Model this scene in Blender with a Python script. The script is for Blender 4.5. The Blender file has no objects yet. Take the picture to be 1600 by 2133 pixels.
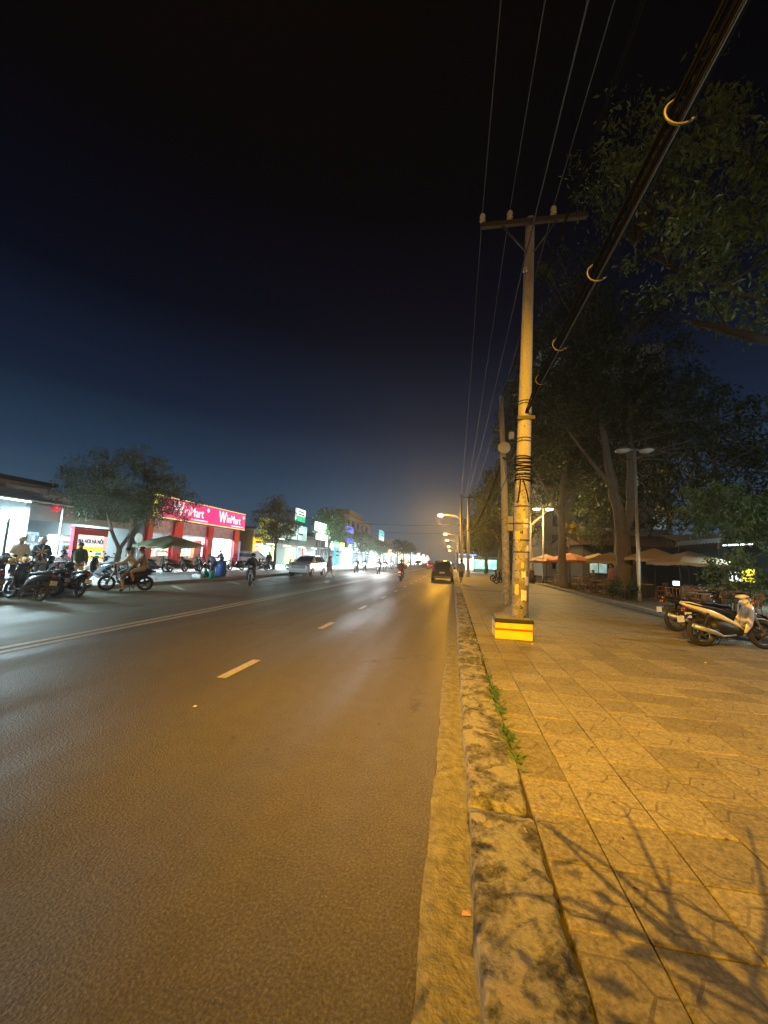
import bpy, bmesh, math, random
import numpy as np
from mathutils import Matrix, Vector, Euler

R = math.radians
S = bpy.context.scene
COL = S.collection

# ------------------------------------------------------------------ camera
cam_d = bpy.data.cameras.new('camera')
cam = bpy.data.objects.new('camera', cam_d); COL.objects.link(cam)
cam_d.sensor_fit = 'HORIZONTAL'; cam_d.sensor_width = 36.0
cam_d.lens = 820.0 / 1600.0 * 36.0
cam_d.clip_start = 0.05; cam_d.clip_end = 3000
YAW, PITCH, ROLL = 0.17785, 0.12029, 0.04363
cam.matrix_world = Matrix.Translation((0, 0, 1.6)) @ (Matrix.Rotation(YAW, 4, 'Z') @ Matrix.Rotation(R(90) + PITCH, 4, 'X') @ Matrix.Rotation(ROLL, 4, 'Z'))
S.camera = cam

# ------------------------------------------------------------------ night sky
W = bpy.data.worlds.new('World'); S.world = W; W.use_nodes = True
nt = W.node_tree; nt.nodes.clear()
wo = nt.nodes.new('ShaderNodeOutputWorld')
tc = nt.nodes.new('ShaderNodeTexCoord')
sx = nt.nodes.new('ShaderNodeSeparateXYZ'); nt.links.new(tc.outputs['Generated'], sx.inputs[0])
rp = nt.nodes.new('ShaderNodeValToRGB'); nt.links.new(sx.outputs['Z'], rp.inputs[0])
cr = rp.color_ramp
cr.elements[0].position = 0.0; cr.elements[0].color = (0.070, 0.125, 0.19, 1)
cr.elements[1].position = 1.0; cr.elements[1].color = (0.0002, 0.0003, 0.0005, 1)
for p, c in ((0.10, (0.048, 0.092, 0.148)), (0.20, (0.022, 0.045, 0.086)), (0.32, (0.0075, 0.0150, 0.036)), (0.50, (0.0016, 0.0026, 0.0085)), (0.70, (0.0004, 0.0006, 0.0018))):
    e = cr.elements.new(p); e.color = (*c, 1)
bg = nt.nodes.new('ShaderNodeBackground'); bg.inputs['Strength'].default_value = 1.0
nt.links.new(rp.outputs[0], bg.inputs[0])
sk = nt.nodes.new('ShaderNodeTexSky'); sk.sky_type = 'NISHITA'; sk.sun_disc = False
sk.sun_elevation = R(-5); sk.sun_rotation = R(200)
bg2 = nt.nodes.new('ShaderNodeBackground'); bg2.inputs['Strength'].default_value = 0.004
nt.links.new(sk.outputs[0], bg2.inputs[0])
ad = nt.nodes.new('ShaderNodeAddShader'); nt.links.new(bg.outputs[0], ad.inputs[0]); nt.links.new(bg2.outputs[0], ad.inputs[1])
nt.links.new(ad.outputs[0], wo.inputs[0])

S.view_settings.view_transform = 'Standard'; S.view_settings.look = 'None'
S.view_settings.exposure = 0.0; S.view_settings.gamma = 1.0; S.view_settings.use_curve_mapping = False
S.render.engine = 'CYCLES'
S.cycles.use_denoising = True
S.cycles.max_bounces = 5; S.cycles.diffuse_bounces = 2; S.cycles.glossy_bounces = 3
S.cycles.transmission_bounces = 4; S.cycles.transparent_max_bounces = 8; S.cycles.volume_bounces = 0
S.cycles.sample_clamp_indirect = 4.0; S.cycles.sample_clamp_direct = 40.0
S.cycles.use_light_tree = True
S.cycles.caustics_reflective = False; S.cycles.caustics_refractive = False

# ------------------------------------------------------------------ materials
MATS = {}
def mat(name, col, rough=0.6, metal=0.0, var=0.15, scale=6.0, bump=0.0, bscale=None, spec=0.5, coat=0.0, alpha=1.0, trans=0.0):
    if name in MATS: return MATS[name]
    m = bpy.data.materials.new(name); m.use_nodes = True
    t = m.node_tree; b = t.nodes['Principled BSDF']
    b.inputs['Roughness'].default_value = rough; b.inputs['Metallic'].default_value = metal
    b.inputs['Specular IOR Level'].default_value = spec; b.inputs['Coat Weight'].default_value = coat
    b.inputs['Transmission Weight'].default_value = trans; b.inputs['Alpha'].default_value = alpha
    tcn = t.nodes.new('ShaderNodeTexCoord')
    n = t.nodes.new('ShaderNodeTexNoise'); n.inputs['Scale'].default_value = scale; n.inputs['Detail'].default_value = 6
    t.links.new(tcn.outputs['Object'], n.inputs['Vector'])
    mx = t.nodes.new('ShaderNodeMixRGB'); mx.blend_type = 'MIX'
    lo = [c * (1 - var) for c in col]; hi = [min(1, c * (1 + var)) for c in col]
    mx.inputs[1].default_value = (*lo, 1); mx.inputs[2].default_value = (*hi, 1)
    t.links.new(n.outputs['Fac'], mx.inputs[0]); t.links.new(mx.outputs[0], b.inputs['Base Color'])
    if bump > 0:
        n2 = t.nodes.new('ShaderNodeTexNoise'); n2.inputs['Scale'].default_value = bscale or scale * 4; n2.inputs['Detail'].default_value = 5
        t.links.new(tcn.outputs['Object'], n2.inputs['Vector'])
        bp = t.nodes.new('ShaderNodeBump'); bp.inputs['Strength'].default_value = bump; bp.inputs['Distance'].default_value = 0.02
        t.links.new(n2.outputs['Fac'], bp.inputs['Height']); t.links.new(bp.outputs[0], b.inputs['Normal'])
    MATS[name] = m
    return m

def emit(name, col, strength, var=0.0, scale=3.0):
    if name in MATS: return MATS[name]
    m = bpy.data.materials.new(name); m.use_nodes = True
    t = m.node_tree; b = t.nodes['Principled BSDF']
    b.inputs['Base Color'].default_value = (*[min(.8, c) for c in col], 1); b.inputs['Roughness'].default_value = .4
    b.inputs['Emission Color'].default_value = (*col, 1); b.inputs['Emission Strength'].default_value = strength
    if var:
        tcn = t.nodes.new('ShaderNodeTexCoord'); n = t.nodes.new('ShaderNodeTexNoise'); n.inputs['Scale'].default_value = scale
        t.links.new(tcn.outputs['Object'], n.inputs['Vector'])
        mr = t.nodes.new('ShaderNodeMapRange'); mr.inputs['From Min'].default_value = .3; mr.inputs['From Max'].default_value = .7
        mr.inputs['To Min'].default_value = strength * (1 - var); mr.inputs['To Max'].default_value = strength * (1 + var)
        t.links.new(n.outputs['Fac'], mr.inputs['Value']); t.links.new(mr.outputs[0], b.inputs['Emission Strength'])
    MATS[name] = m
    return m

def nodes_mat(name):
    m = bpy.data.materials.new(name); m.use_nodes = True; MATS[name] = m
    return m, m.node_tree, m.node_tree.nodes['Principled BSDF']

def N(t, typ, **kw):
    n = t.nodes.new(typ)
    for k, v in kw.items():
        if k in n.inputs: n.inputs[k].default_value = v
        else: setattr(n, k, v)
    return n

def ramp(t, src, stops):
    r = t.nodes.new('ShaderNodeValToRGB'); e = r.color_ramp.elements
    e[0].position, e[0].color = stops[0][0], (*stops[0][1], 1); e[1].position, e[1].color = stops[-1][0], (*stops[-1][1], 1)
    for p, c in stops[1:-1]:
        q = e.new(p); q.color = (*c, 1)
    t.links.new(src, r.inputs[0]); return r.outputs[0]

def mixc(t, fac, a, b, mode='MIX'):
    m = t.nodes.new('ShaderNodeMixRGB'); m.blend_type = mode
    for i, v in ((0, fac), (1, a), (2, b)):
        if hasattr(v, 'links') or hasattr(v, 'is_linked'): t.links.new(v, m.inputs[i])
        else: m.inputs[i].default_value = v if i == 0 else (*v, 1)
    return m.outputs[0]

def g3(v): return (v, v, v)

# asphalt
def make_asphalt():
    m, t, b = nodes_mat('asphalt')
    geo = N(t, 'ShaderNodeTexCoord'); P = geo.outputs['Object']
    big = N(t, 'ShaderNodeTexNoise', Scale=.30, Detail=6.0, Distortion=.4); t.links.new(P, big.inputs['Vector'])
    mp = N(t, 'ShaderNodeMapping'); mp.inputs['Scale'].default_value = (1.0, .06, 1); t.links.new(P, mp.inputs['Vector'])
    trk = N(t, 'ShaderNodeTexNoise', Scale=1.1, Detail=3.0); t.links.new(mp.outputs[0], trk.inputs['Vector'])
    mid = N(t, 'ShaderNodeTexNoise', Scale=5.0, Detail=7.0, Roughness=.65); t.links.new(P, mid.inputs['Vector'])
    fn = N(t, 'ShaderNodeTexNoise', Scale=64.0, Detail=5.0, Roughness=.78); t.links.new(P, fn.inputs['Vector'])
    gv = N(t, 'ShaderNodeTexVoronoi', Scale=70.0); t.links.new(P, gv.inputs['Vector'])
    ov = N(t, 'ShaderNodeTexVoronoi', Scale=2.3, Randomness=1.0); t.links.new(P, ov.inputs['Vector'])
    cw = N(t, 'ShaderNodeVectorMath', operation='MULTIPLY_ADD'); t.links.new(mid.outputs['Color'], cw.inputs[0]); cw.inputs[1].default_value = (.5,.5,0); t.links.new(P, cw.inputs[2])
    ck = N(t, 'ShaderNodeTexVoronoi', Scale=.42, feature='DISTANCE_TO_EDGE'); t.links.new(cw.outputs[0], ck.inputs['Vector'])
    c = ramp(t, big.outputs['Fac'], [(.30, (0.0680, 0.0600, 0.0320)), (.50, (0.1003, 0.0887, 0.0473)), (.70, (0.1275, 0.1131, 0.0614))])
    c = mixc(t, .35, c, ramp(t, trk.outputs['Fac'], [(.35, (0.0595, 0.0522, 0.0281)), (.65, (0.1403, 0.1244, 0.0678))]))
    c = mixc(t, .35, c, ramp(t, mid.outputs['Fac'], [(.36, (0.0467, 0.0418, 0.0230)), (.64, (0.1615, 0.1462, 0.0818))]))
    c = mixc(t, .60, c, ramp(t, fn.outputs['Fac'], [(.36, (0.0221, 0.0191, 0.0103)), (.50, (0.0978, 0.0870, 0.0467)), (.62, (0.1870, 0.1696, 0.0959)), (.72, (0.3570, 0.3393, 0.2111))]))
    oil = ramp(t, ov.outputs['Distance'], [(.02, g3(.55)), (.07, g3(0))]); c = mixc(t, oil, c, (0.0255, 0.0226, 0.0128))
    crk = mixc(t, 1.0, ramp(t, ck.outputs['Distance'], [(.0, g3(.8)), (.008, g3(0))]), ramp(t, big.outputs['Fac'], [(.5, g3(0)), (.58, g3(1))]), 'MULTIPLY')
    c = mixc(t, crk, c, (0.0213, 0.0191, 0.0115))
    t.links.new(c, b.inputs['Base Color'])
    rr = N(t, 'ShaderNodeMapRange'); t.links.new(trk.outputs['Fac'], rr.inputs['Value'])
    rr.inputs['From Min'].default_value = .35; rr.inputs['From Max'].default_value = .65; rr.inputs['To Min'].default_value = .46; rr.inputs['To Max'].default_value = .68
    t.links.new(rr.outputs[0], b.inputs['Roughness']); b.inputs['Specular IOR Level'].default_value = .36
    add = N(t, 'ShaderNodeMath', operation='ADD'); t.links.new(gv.outputs['Distance'], add.inputs[0]); t.links.new(fn.outputs['Fac'], add.inputs[1])
    bp = N(t, 'ShaderNodeBump', Strength=.55, Distance=.009); t.links.new(add.outputs[0], bp.inputs['Height'])
    t.links.new(bp.outputs[0], b.inputs['Normal'])
    return m

def make_paver(name, tint=(1, 1, 1)):
    m, t, b = nodes_mat(name)
    geo = N(t, 'ShaderNodeNewGeometry'); P = geo.outputs['Position']
    oi = N(t, 'ShaderNodeObjectInfo')
    jit = N(t, 'ShaderNodeTexNoise', Scale=7.0, Detail=2.0); t.links.new(P, jit.inputs['Vector'])
    wa = N(t, 'ShaderNodeVectorMath', operation='MULTIPLY_ADD'); t.links.new(jit.outputs['Color'], wa.inputs[0]); wa.inputs[1].default_value = (.035, .035, 0); t.links.new(P, wa.inputs[2])
    sp = N(t, 'ShaderNodeSeparateXYZ'); t.links.new(wa.outputs[0], sp.inputs[0])
    def mth(op, a, b2=None, c2=None):
        n = N(t, 'ShaderNodeMath', operation=op)
        for k_, v in enumerate((a, b2, c2)):
            if v is None: continue
            if isinstance(v, (int, float)): n.inputs[k_].default_value = v
            else: t.links.new(v, n.inputs[k_])
        return n.outputs[0]
    fx = mth('ABSOLUTE', mth('SUBTRACT', mth('FRACT', mth('MULTIPLY_ADD', sp.outputs['X'], 2.5, -2.025+8)), .5))
    fy = mth('ABSOLUTE', mth('SUBTRACT', mth('FRACT', mth('MULTIPLY_ADD', sp.outputs['Y'], 1/.395, -1.9225/.395+40)), .5))
    hx = mth('MAXIMUM', fy, mth('MULTIPLY_ADD', fx, .866, mth('MULTIPLY', fy, .5)))
    l1 = mth('LESS_THAN', mth('ABSOLUTE', mth('SUBTRACT', hx, .29)), .016)
    l2 = mth('MULTIPLY', mth('LESS_THAN', fy, .016), mth('GREATER_THAN', fx, .33))
    line = mth('MAXIMUM', l1, l2)
    brk = N(t, 'ShaderNodeTexNoise', Scale=3.4, Detail=3.0); t.links.new(P, brk.inputs['Vector'])
    wear = ramp(t, brk.outputs['Fac'], [(.36, g3(0.25)), (.58, g3(1))])
    lw = mixc(t, 1.0, wear, line, 'MULTIPLY')
    n1 = N(t, 'ShaderNodeTexNoise', Scale=1.1, Detail=6.0); t.links.new(P, n1.inputs['Vector'])
    n2 = N(t, 'ShaderNodeTexNoise', Scale=42.0, Detail=6.0, Roughness=.72); t.links.new(P, n2.inputs['Vector'])
    c = ramp(t, n1.outputs['Fac'], [(.28, tuple(.21 * k for k in tint)), (.72, tuple(.27 * k for k in tint))])
    c = mixc(t, .55, c, ramp(t, n2.outputs['Fac'], [(.36, (.05, .045, .036)), (.5, (.23, .213, .18)), (.66, (.44, .415, .36))]))
    rb = N(t, 'ShaderNodeMapRange'); t.links.new(oi.outputs['Random'], rb.inputs['Value']); rb.inputs['To Min'].default_value = .78; rb.inputs['To Max'].default_value = 1.16
    c = mixc(t, 1.0, c, rb.outputs[0], 'MULTIPLY')
    c = mixc(t, mixc(t, 1.0, lw, g3(.62), 'MULTIPLY'), c, (.065, .057, .05))
    t.links.new(c, b.inputs['Base Color'])
    b.inputs['Roughness'].default_value = .62; b.inputs['Specular IOR Level'].default_value = .35
    sub = N(t, 'ShaderNodeMath', operation='MULTIPLY_ADD'); t.links.new(lw, sub.inputs[0]); sub.inputs[1].default_value = -1.2; t.links.new(n2.outputs['Fac'], sub.inputs[2])
    bp = N(t, 'ShaderNodeBump', Strength=.6, Distance=.007); t.links.new(sub.outputs[0], bp.inputs['Height']); t.links.new(bp.outputs[0], b.inputs['Normal'])
    return m

def make_kerbmat():
    m, t, b = nodes_mat('kerb_concrete')
    geo = N(t, 'ShaderNodeNewGeometry'); P = geo.outputs['Position']
    n1 = N(t, 'ShaderNodeTexNoise', Scale=4.6, Detail=9.0, Roughness=.70); t.links.new(P, n1.inputs['Vector'])
    n2 = N(t, 'ShaderNodeTexNoise', Scale=28.0, Detail=6.0, Roughness=.7); t.links.new(P, n2.inputs['Vector'])
    n3 = N(t, 'ShaderNodeTexNoise', Scale=6.5, Detail=4.0, Distortion=.6); t.links.new(P, n3.inputs['Vector'])
    c = ramp(t, n1.outputs['Fac'], [(.435, (.022, .022, .022)), (.475, (.13, .13, .128)), (.55, (.37, .37, .36))])
    c = mixc(t, .35, c, ramp(t, n2.outputs['Fac'], [(.38, (.035, .034, .031)), (.62, (.42, .41, .39))]))
    patch = ramp(t, n3.outputs['Fac'], [(.60, g3(0)), (.64, g3(1))])
    c = mixc(t, patch, c, (.37, .34, .30))
    t.links.new(c, b.inputs['Base Color']); b.inputs['Roughness'].default_value = .8
    ad = N(t, 'ShaderNodeMath', operation='ADD'); t.links.new(n2.outputs['Fac'], ad.inputs[0]); t.links.new(n1.outputs['Fac'], ad.inputs[1])
    bp = N(t, 'ShaderNodeBump', Strength=1.0, Distance=.03); t.links.new(ad.outputs[0], bp.inputs['Height']); t.links.new(bp.outputs[0], b.inputs['Normal'])
    return m

def make_polemat():
    m, t, b = nodes_mat('pole_concrete')
    geo = N(t, 'ShaderNodeTexCoord'); P = geo.outputs['Object']
    sp = N(t, 'ShaderNodeSeparateXYZ'); t.links.new(P, sp.inputs[0])
    mp = N(t, 'ShaderNodeMapping'); mp.inputs['Scale'].default_value = (1, 1, .35); t.links.new(P, mp.inputs['Vector'])
    n1 = N(t, 'ShaderNodeTexNoise', Scale=4.0, Detail=6.0); t.links.new(mp.outputs[0], n1.inputs['Vector'])
    n2 = N(t, 'ShaderNodeTexNoise', Scale=30.0, Detail=5.0); t.links.new(P, n2.inputs['Vector'])
    c = ramp(t, n1.outputs['Fac'], [(.3, (.36, .345, .31)), (.7, (.56, .54, .50))])
    c = mixc(t, .3, c, ramp(t, n2.outputs['Fac'], [(.35, (.10, .095, .09)), (.65, (.5, .48, .45))]))
    # torn remains of stuck-up notices and stencilled ink on the lower part
    v = N(t, 'ShaderNodeTexVoronoi', Scale=9.0); t.links.new(P, v.inputs['Vector'])
    pap = ramp(t, v.outputs['Color'], [(.56, g3(0)), (.6, g3(1))])
    ink = N(t, 'ShaderNodeTexNoise', Scale=22.0, Detail=2.0); t.links.new(P, ink.inputs['Vector'])
    inkm = ramp(t, ink.outputs['Fac'], [(.60, g3(0)), (.64, g3(1))])
    zm = N(t, 'ShaderNodeMapRange'); t.links.new(sp.outputs['Z'], zm.inputs['Value'])
    zm.inputs['From Min'].default_value = 3.9; zm.inputs['From Max'].default_value = 3.5
    c = mixc(t, mixc(t, 1.0, pap, mixc(t, 1.0, zm.outputs[0], g3(.7), 'MULTIPLY'), 'MULTIPLY'), c, (.58, .56, .52))
    c = mixc(t, mixc(t, 1.0, inkm, mixc(t, 1.0, zm.outputs[0], g3(.85), 'MULTIPLY'), 'MULTIPLY'), c, (.045, .04, .045))
    t.links.new(c, b.inputs['Base Color']); b.inputs['Roughness'].default_value = .75
    bp = N(t, 'ShaderNodeBump', Strength=.3, Distance=.01); t.links.new(n2.outputs['Fac'], bp.inputs['Height']); t.links.new(bp.outputs[0], b.inputs['Normal'])
    return m

def make_leaf(name, c0, c1, rough=.5):
    m, t, b = nodes_mat(name)
    geo = N(t, 'ShaderNodeNewGeometry')
    n = N(t, 'ShaderNodeTexNoise', Scale=1.7, Detail=3.0); t.links.new(geo.outputs['Position'], n.inputs['Vector'])
    add = N(t, 'ShaderNodeMath', operation='MULTIPLY_ADD'); t.links.new(geo.outputs['Random Per Island'], add.inputs[0]); add.inputs[1].default_value = .5
    t.links.new(n.outputs['Fac'], add.inputs[2])
    c = ramp(t, add.outputs[0], [(.4, c0), (1.0, c1)])
    t.links.new(c, b.inputs['Base Color']); b.inputs['Roughness'].default_value = rough
    tr = N(t, 'ShaderNodeBsdfTranslucent'); t.links.new(c, tr.inputs[0])
    ms = N(t, 'ShaderNodeMixShader', Fac=.3); t.links.new(b.outputs[0], ms.inputs[1]); t.links.new(tr.outputs[0], ms.inputs[2])
    t.links.new(ms.outputs[0], t.nodes['Material Output'].inputs[0])
    return m

ASPHALT = make_asphalt()
PAVER = make_paver('concrete_paver', (1.0, .93, .78))
KERB = make_kerbmat()
POLE = make_polemat()
LEAF_DARK = make_leaf('leaf_dark', (.014, .027, .011), (.046, .072, .021))
LEAF_MID = make_leaf('leaf_mid', (.035, .07, .022), (.11, .17, .06))
LEAF_FEATHER = make_leaf('leaf_feathery', (.10, .14, .09), (.22, .27, .18))
LEAF_LIT = make_leaf('leaf_lit', (.09, .20, .10), (.22, .38, .20))  # light on the far side trees put into a brighter green
LEAF_DRY = make_leaf('leaf_dry', (.05, .03, .015), (.12, .07, .03))
GRASS = make_leaf('weed_green', (.04, .10, .02), (.12, .24, .05))
BARK = mat('bark', (.16, .135, .11), .9, var=.5, scale=9, bump=.8, bscale=22)
BARK2 = mat('bark_pale', (.24, .21, .18), .9, var=.4, scale=7, bump=.8, bscale=18)
GUTTER = mat('gutter_concrete', (.20, .195, .18), .8, var=.85, scale=13, bump=1.0, bscale=45)
CONC = mat('grey_concrete', (.28, .28, .27), .8, var=.35, scale=2.5, bump=.3, bscale=20)
APRON = mat('forecourt_concrete', (.36, .36, .35), .6, var=.35, scale=1.2, bump=.3, bscale=25)
SOIL = mat('park_soil', (.11, .09, .065), .95, var=.5, scale=4, bump=.8, bscale=30)
PAINT_W = mat('road_paint_white', (.44, .42, .38), .6, var=.6, scale=24, bump=.3, bscale=60)
PAINT_Y = mat('road_paint_yellow', (.38, .34, .25), .6, var=.6, scale=20, bump=.3, bscale=60)
STEEL = mat('galvanised_steel', (.42, .43, .44), .45, .6, var=.2, scale=8)
DSTEEL = mat('dark_steel', (.07, .07, .075), .5, .5, var=.3, scale=8)
CHROME = mat('chrome', (.65, .65, .66), .15, 1.0, var=.05)
RUBBER = mat('tyre_rubber', (.018, .018, .019), .75, var=.2, scale=20)
BLACKP = mat('black_plastic', (.02, .02, .022), .38, var=.2, scale=12, coat=.2)
CABLE = mat('cable_black', (.007, .007, .008), .9, var=.2, spec=.06)
CABLE_G = mat('cable_grey', (.05, .05, .05), .6, var=.2)
GLASS = mat('dark_glass', (.012, .014, .016), .06, 0, var=.05, spec=.8, coat=.5)
PANE = mat('shop_glass', (.03, .04, .045), .05, 0, var=.05, spec=.6)
WHITEP = mat('white_paint', (.72, .71, .68), .5, var=.08, scale=3)
CREAMP = mat('cream_wall', (.50, .49, .44), .75, var=.18, scale=1.6)
GREYW = mat('grey_wall', (.30, .31, .31), .8, var=.25, scale=1.2)
DARKW = mat('dark_wall', (.055, .058, .065), .85, var=.3, scale=.8)
INT = mat('shop_interior_white', (.70, .74, .74), .7, var=.06)
RED = mat('red_panel', (.55, .025, .03), .4, var=.1)
SKINM = mat('skin', (.42, .25, .17), .55, var=.12, scale=14)

# ------------------------------------------------------------------ mesh helpers
class MB:
    def __init__(s): s.v = []; s.f = []; s.mi = []; s.m = 0; s.sm = []; s.smooth = False
    def add(s, vs, fs):
        o = len(s.v); s.v += [tuple(p) for p in vs]
        for f in fs: s.f.append(tuple(i + o for i in f)); s.mi.append(s.m); s.sm.append(s.smooth)
        return s
    def box(s, x0, x1, y0, y1, z0, z1):
        return s.add([(x0,y0,z0),(x1,y0,z0),(x1,y1,z0),(x0,y1,z0),(x0,y0,z1),(x1,y0,z1),(x1,y1,z1),(x0,y1,z1)],
                     [(0,3,2,1),(4,5,6,7),(0,1,5,4),(1,2,6,5),(2,3,7,6),(3,0,4,7)])
    def cbox(s, c, d): return s.box(c[0]-d[0]/2, c[0]+d[0]/2, c[1]-d[1]/2, c[1]+d[1]/2, c[2]-d[2]/2, c[2]+d[2]/2)
    def bbox(s, x0, x1, y0, y1, z0, z1, b=.02):
        vs = []; 
        for z, k in ((z0, b), (z0 + b, 0), (z1 - b, 0), (z1, b)):
            vs += [(x0+k+ (0 if k else 0), y0+k, z), (x1-k, y0+k, z), (x1-k, y1-k, z), (x0+k, y1-k, z)]
        fs = [(3,2,1,0), (12,13,14,15)]
        for l in range(3):
            for i in range(4): fs.append((l*4+i, l*4+(i+1)%4, l*4+4+(i+1)%4, l*4+4+i))
        return s.add(vs, fs)
    def tube(s, pts, r, n=8, cap=True):
        pts = [Vector(p) for p in pts]; k = len(pts)
        rs = r if isinstance(r, (list, tuple)) else [r] * k
        sm = s.smooth; s.smooth = True
        vs = []; fs = []; u = None
        for i, p in enumerate(pts):
            d = (pts[min(i+1, k-1)] - pts[max(i-1, 0)])
            if d.length < 1e-9: d = Vector((0,0,1))
            d.normalize()
            if u is None: u = d.orthogonal().normalized()
            else:
                u = u - d * u.dot(d)
                u = d.orthogonal().normalized() if u.length < 1e-6 else u.normalized()
            w = d.cross(u)
            for j in range(n):
                a = 2 * math.pi * j / n
                vs.append(p + (u * math.cos(a) + w * math.sin(a)) * rs[i])
        for i in range(k - 1):
            for j in range(n): fs.append((i*n+j, i*n+(j+1)%n, (i+1)*n+(j+1)%n, (i+1)*n+j))
        if cap: fs.append(tuple(range(n-1, -1, -1))); fs.append(tuple((k-1)*n+j for j in range(n)))
        s.add(vs, fs); s.smooth = sm; return s
    def lathe(s, prof, c=(0,0,0), n=16, axis='z'):
        sm = s.smooth; s.smooth = True
        vs = []; fs = []
        for r, h in prof:
            for j in range(n):
                a = 2*math.pi*j/n; x, y = r*math.cos(a), r*math.sin(a)
                p = (x, y, h) if axis == 'z' else ((h, x, y) if axis == 'x' else (y, h, x))
                vs.append((p[0]+c[0], p[1]+c[1], p[2]+c[2]))
        for i in range(len(prof)-1):
            for j in range(n): fs.append((i*n+j, i*n+(j+1)%n, (i+1)*n+(j+1)%n, (i+1)*n+j))
        s.add(vs, fs); s.smooth = sm; return s
    def loft(s, secs, n=10, cap=True, p=2.6):
        """secs: (y, z, halfwidth x, halfheight, tilt) cross sections along a path in the YZ plane"""
        sm = s.smooth; s.smooth = True
        vs = []; fs = []
        for sec in secs:
            y, z, w, h = sec[:4]; t = sec[4] if len(sec) > 4 else 0; xo = sec[5] if len(sec) > 5 else 0
            for j in range(n):
                a = 2*math.pi*j/n; ca, sa = math.cos(a), math.sin(a)
                ex = math.copysign(abs(ca)**(2/p), ca)*w; ez = math.copysign(abs(sa)**(2/p), sa)*h
                vs.append((ex+xo, y - ez*math.sin(t), z + ez*math.cos(t)))
        k = len(secs)
        for i in range(k-1):
            for j in range(n): fs.append((i*n+j, i*n+(j+1)%n, (i+1)*n+(j+1)%n, (i+1)*n+j))
        if cap: fs.append(tuple(range(n-1,-1,-1))); fs.append(tuple((k-1)*n+j for j in range(n)))
        s.add(vs, fs); s.smooth = sm; return s
    def sphere(s, c, r, n=10, sq=(1,1,1)):
        prof = [(math.sin(math.pi*i/6)*1.0, -math.cos(math.pi*i/6)) for i in range(7)]
        o = len(s.v); s.lathe([(max(a,.001)*r, b*r) for a, b in prof], (0,0,0), n)
        for i in range(o, len(s.v)):
            v = s.v[i]; s.v[i] = (v[0]*sq[0]+c[0], v[1]*sq[1]+c[1], v[2]*sq[2]+c[2])
        return s
    def prism(s, poly, x0, x1):
        """poly of (y,z) extruded along x"""
        k = len(poly); vs = [(x0, y, z) for y, z in poly] + [(x1, y, z) for y, z in poly]
        fs = [tuple(range(k-1,-1,-1)), tuple(range(k, 2*k))] + [(i, (i+1)%k, k+(i+1)%k, k+i) for i in range(k)]
        return s.add(vs, fs)
    def mesh(s, name, mats):
        me = bpy.data.meshes.new(name); me.from_pydata(s.v, [], s.f)
        for m in (mats if isinstance(mats, (list, tuple)) else [mats]): me.materials.append(m)
        me.polygons.foreach_set('material_index', s.mi); me.polygons.foreach_set('use_smooth', s.sm)
        bm = bmesh.new(); bm.from_mesh(me); bmesh.ops.recalc_face_normals(bm, faces=bm.faces); bm.to_mesh(me); bm.free()
        return me
    def build(s, name, mats, parent=None, loc=(0,0,0), rz=0):
        o = bpy.data.objects.new(name, s.mesh(name, mats)); COL.objects.link(o)
        o.location = loc; o.rotation_euler = (0,0,rz)
        if parent: o.parent = parent
        return o

def tag(o, label, cat=None, group=None, kind=None):
    if label: o['label'] = label
    if cat: o['category'] = cat
    if group: o['group'] = group
    if kind: o['kind'] = kind
    return o

def thing(name, label, cat, loc=(0,0,0), rz=0, group=None):
    o = bpy.data.objects.new(name, None); COL.objects.link(o); o.empty_display_size = .1
    o.location = loc; o.rotation_euler = (0,0,rz)
    return tag(o, label, cat, group)

def struct(name, mb, m, parent=None):
    o = mb.build(name, m, parent)
    if parent is None: o['kind'] = 'structure'
    return o

def dup(root, loc, rz, label, group=None, swap=None):
    def cp(o, par):
        c = o.copy(); COL.objects.link(c)
        if par: c.parent = par
        if swap and o.type == 'MESH':
            for i, sl in enumerate(c.material_slots):
                if sl.material and sl.material.name in swap:
                    sl.link = 'OBJECT'; sl.material = swap[sl.material.name]
        for ch in o.children: cp(ch, c)
        return c
    r = cp(root, None); r.location = loc; r.rotation_euler = (0,0,rz); r['label'] = label
    if group: r['group'] = group
    return r

def light(typ, parent, loc, col, power, size=.2, rot=None, spot=None, blend=.6, sy=None):
    d = bpy.data.lights.new('lamp_light', typ); d.color = col; d.energy = power
    if typ == 'AREA':
        d.size = size
        if sy: d.shape = 'RECTANGLE'; d.size_y = sy
    else: d.shadow_soft_size = size
    if typ == 'SPOT': d.spot_size = spot; d.spot_blend = blend
    o = bpy.data.objects.new('lamp_light', d); COL.objects.link(o); o.location = loc
    if rot is not None: o.rotation_euler = rot
    if parent: o.parent = parent
    return o

def text(name, s, size, m, parent, loc, depth=.01, bold=0.0, align='LEFT', face='+X', sx=1.0, shear=0.0):
    cu = bpy.data.curves.new(name, 'FONT'); cu.body = s; cu.size = size; cu.extrude = depth; cu.offset = bold; cu.align_x = align; cu.shear = shear
    cu.resolution_u = 3
    to = bpy.data.objects.new(name + '_tmp', cu); COL.objects.link(to)
    dg = bpy.context.evaluated_depsgraph_get(); me = bpy.data.meshes.new_from_object(to.evaluated_get(dg))
    bpy.data.objects.remove(to); bpy.data.curves.remove(cu)
    me.materials.clear(); me.materials.append(m)
    o = bpy.data.objects.new(name, me); COL.objects.link(o); o.parent = parent
    rot = {'+X': Euler((R(90), 0, R(90))), '-Y': Euler((R(90), 0, 0))}[face]
    o.rotation_euler = rot; o.location = loc; o.scale = (sx, 1, 1)
    return o

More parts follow.
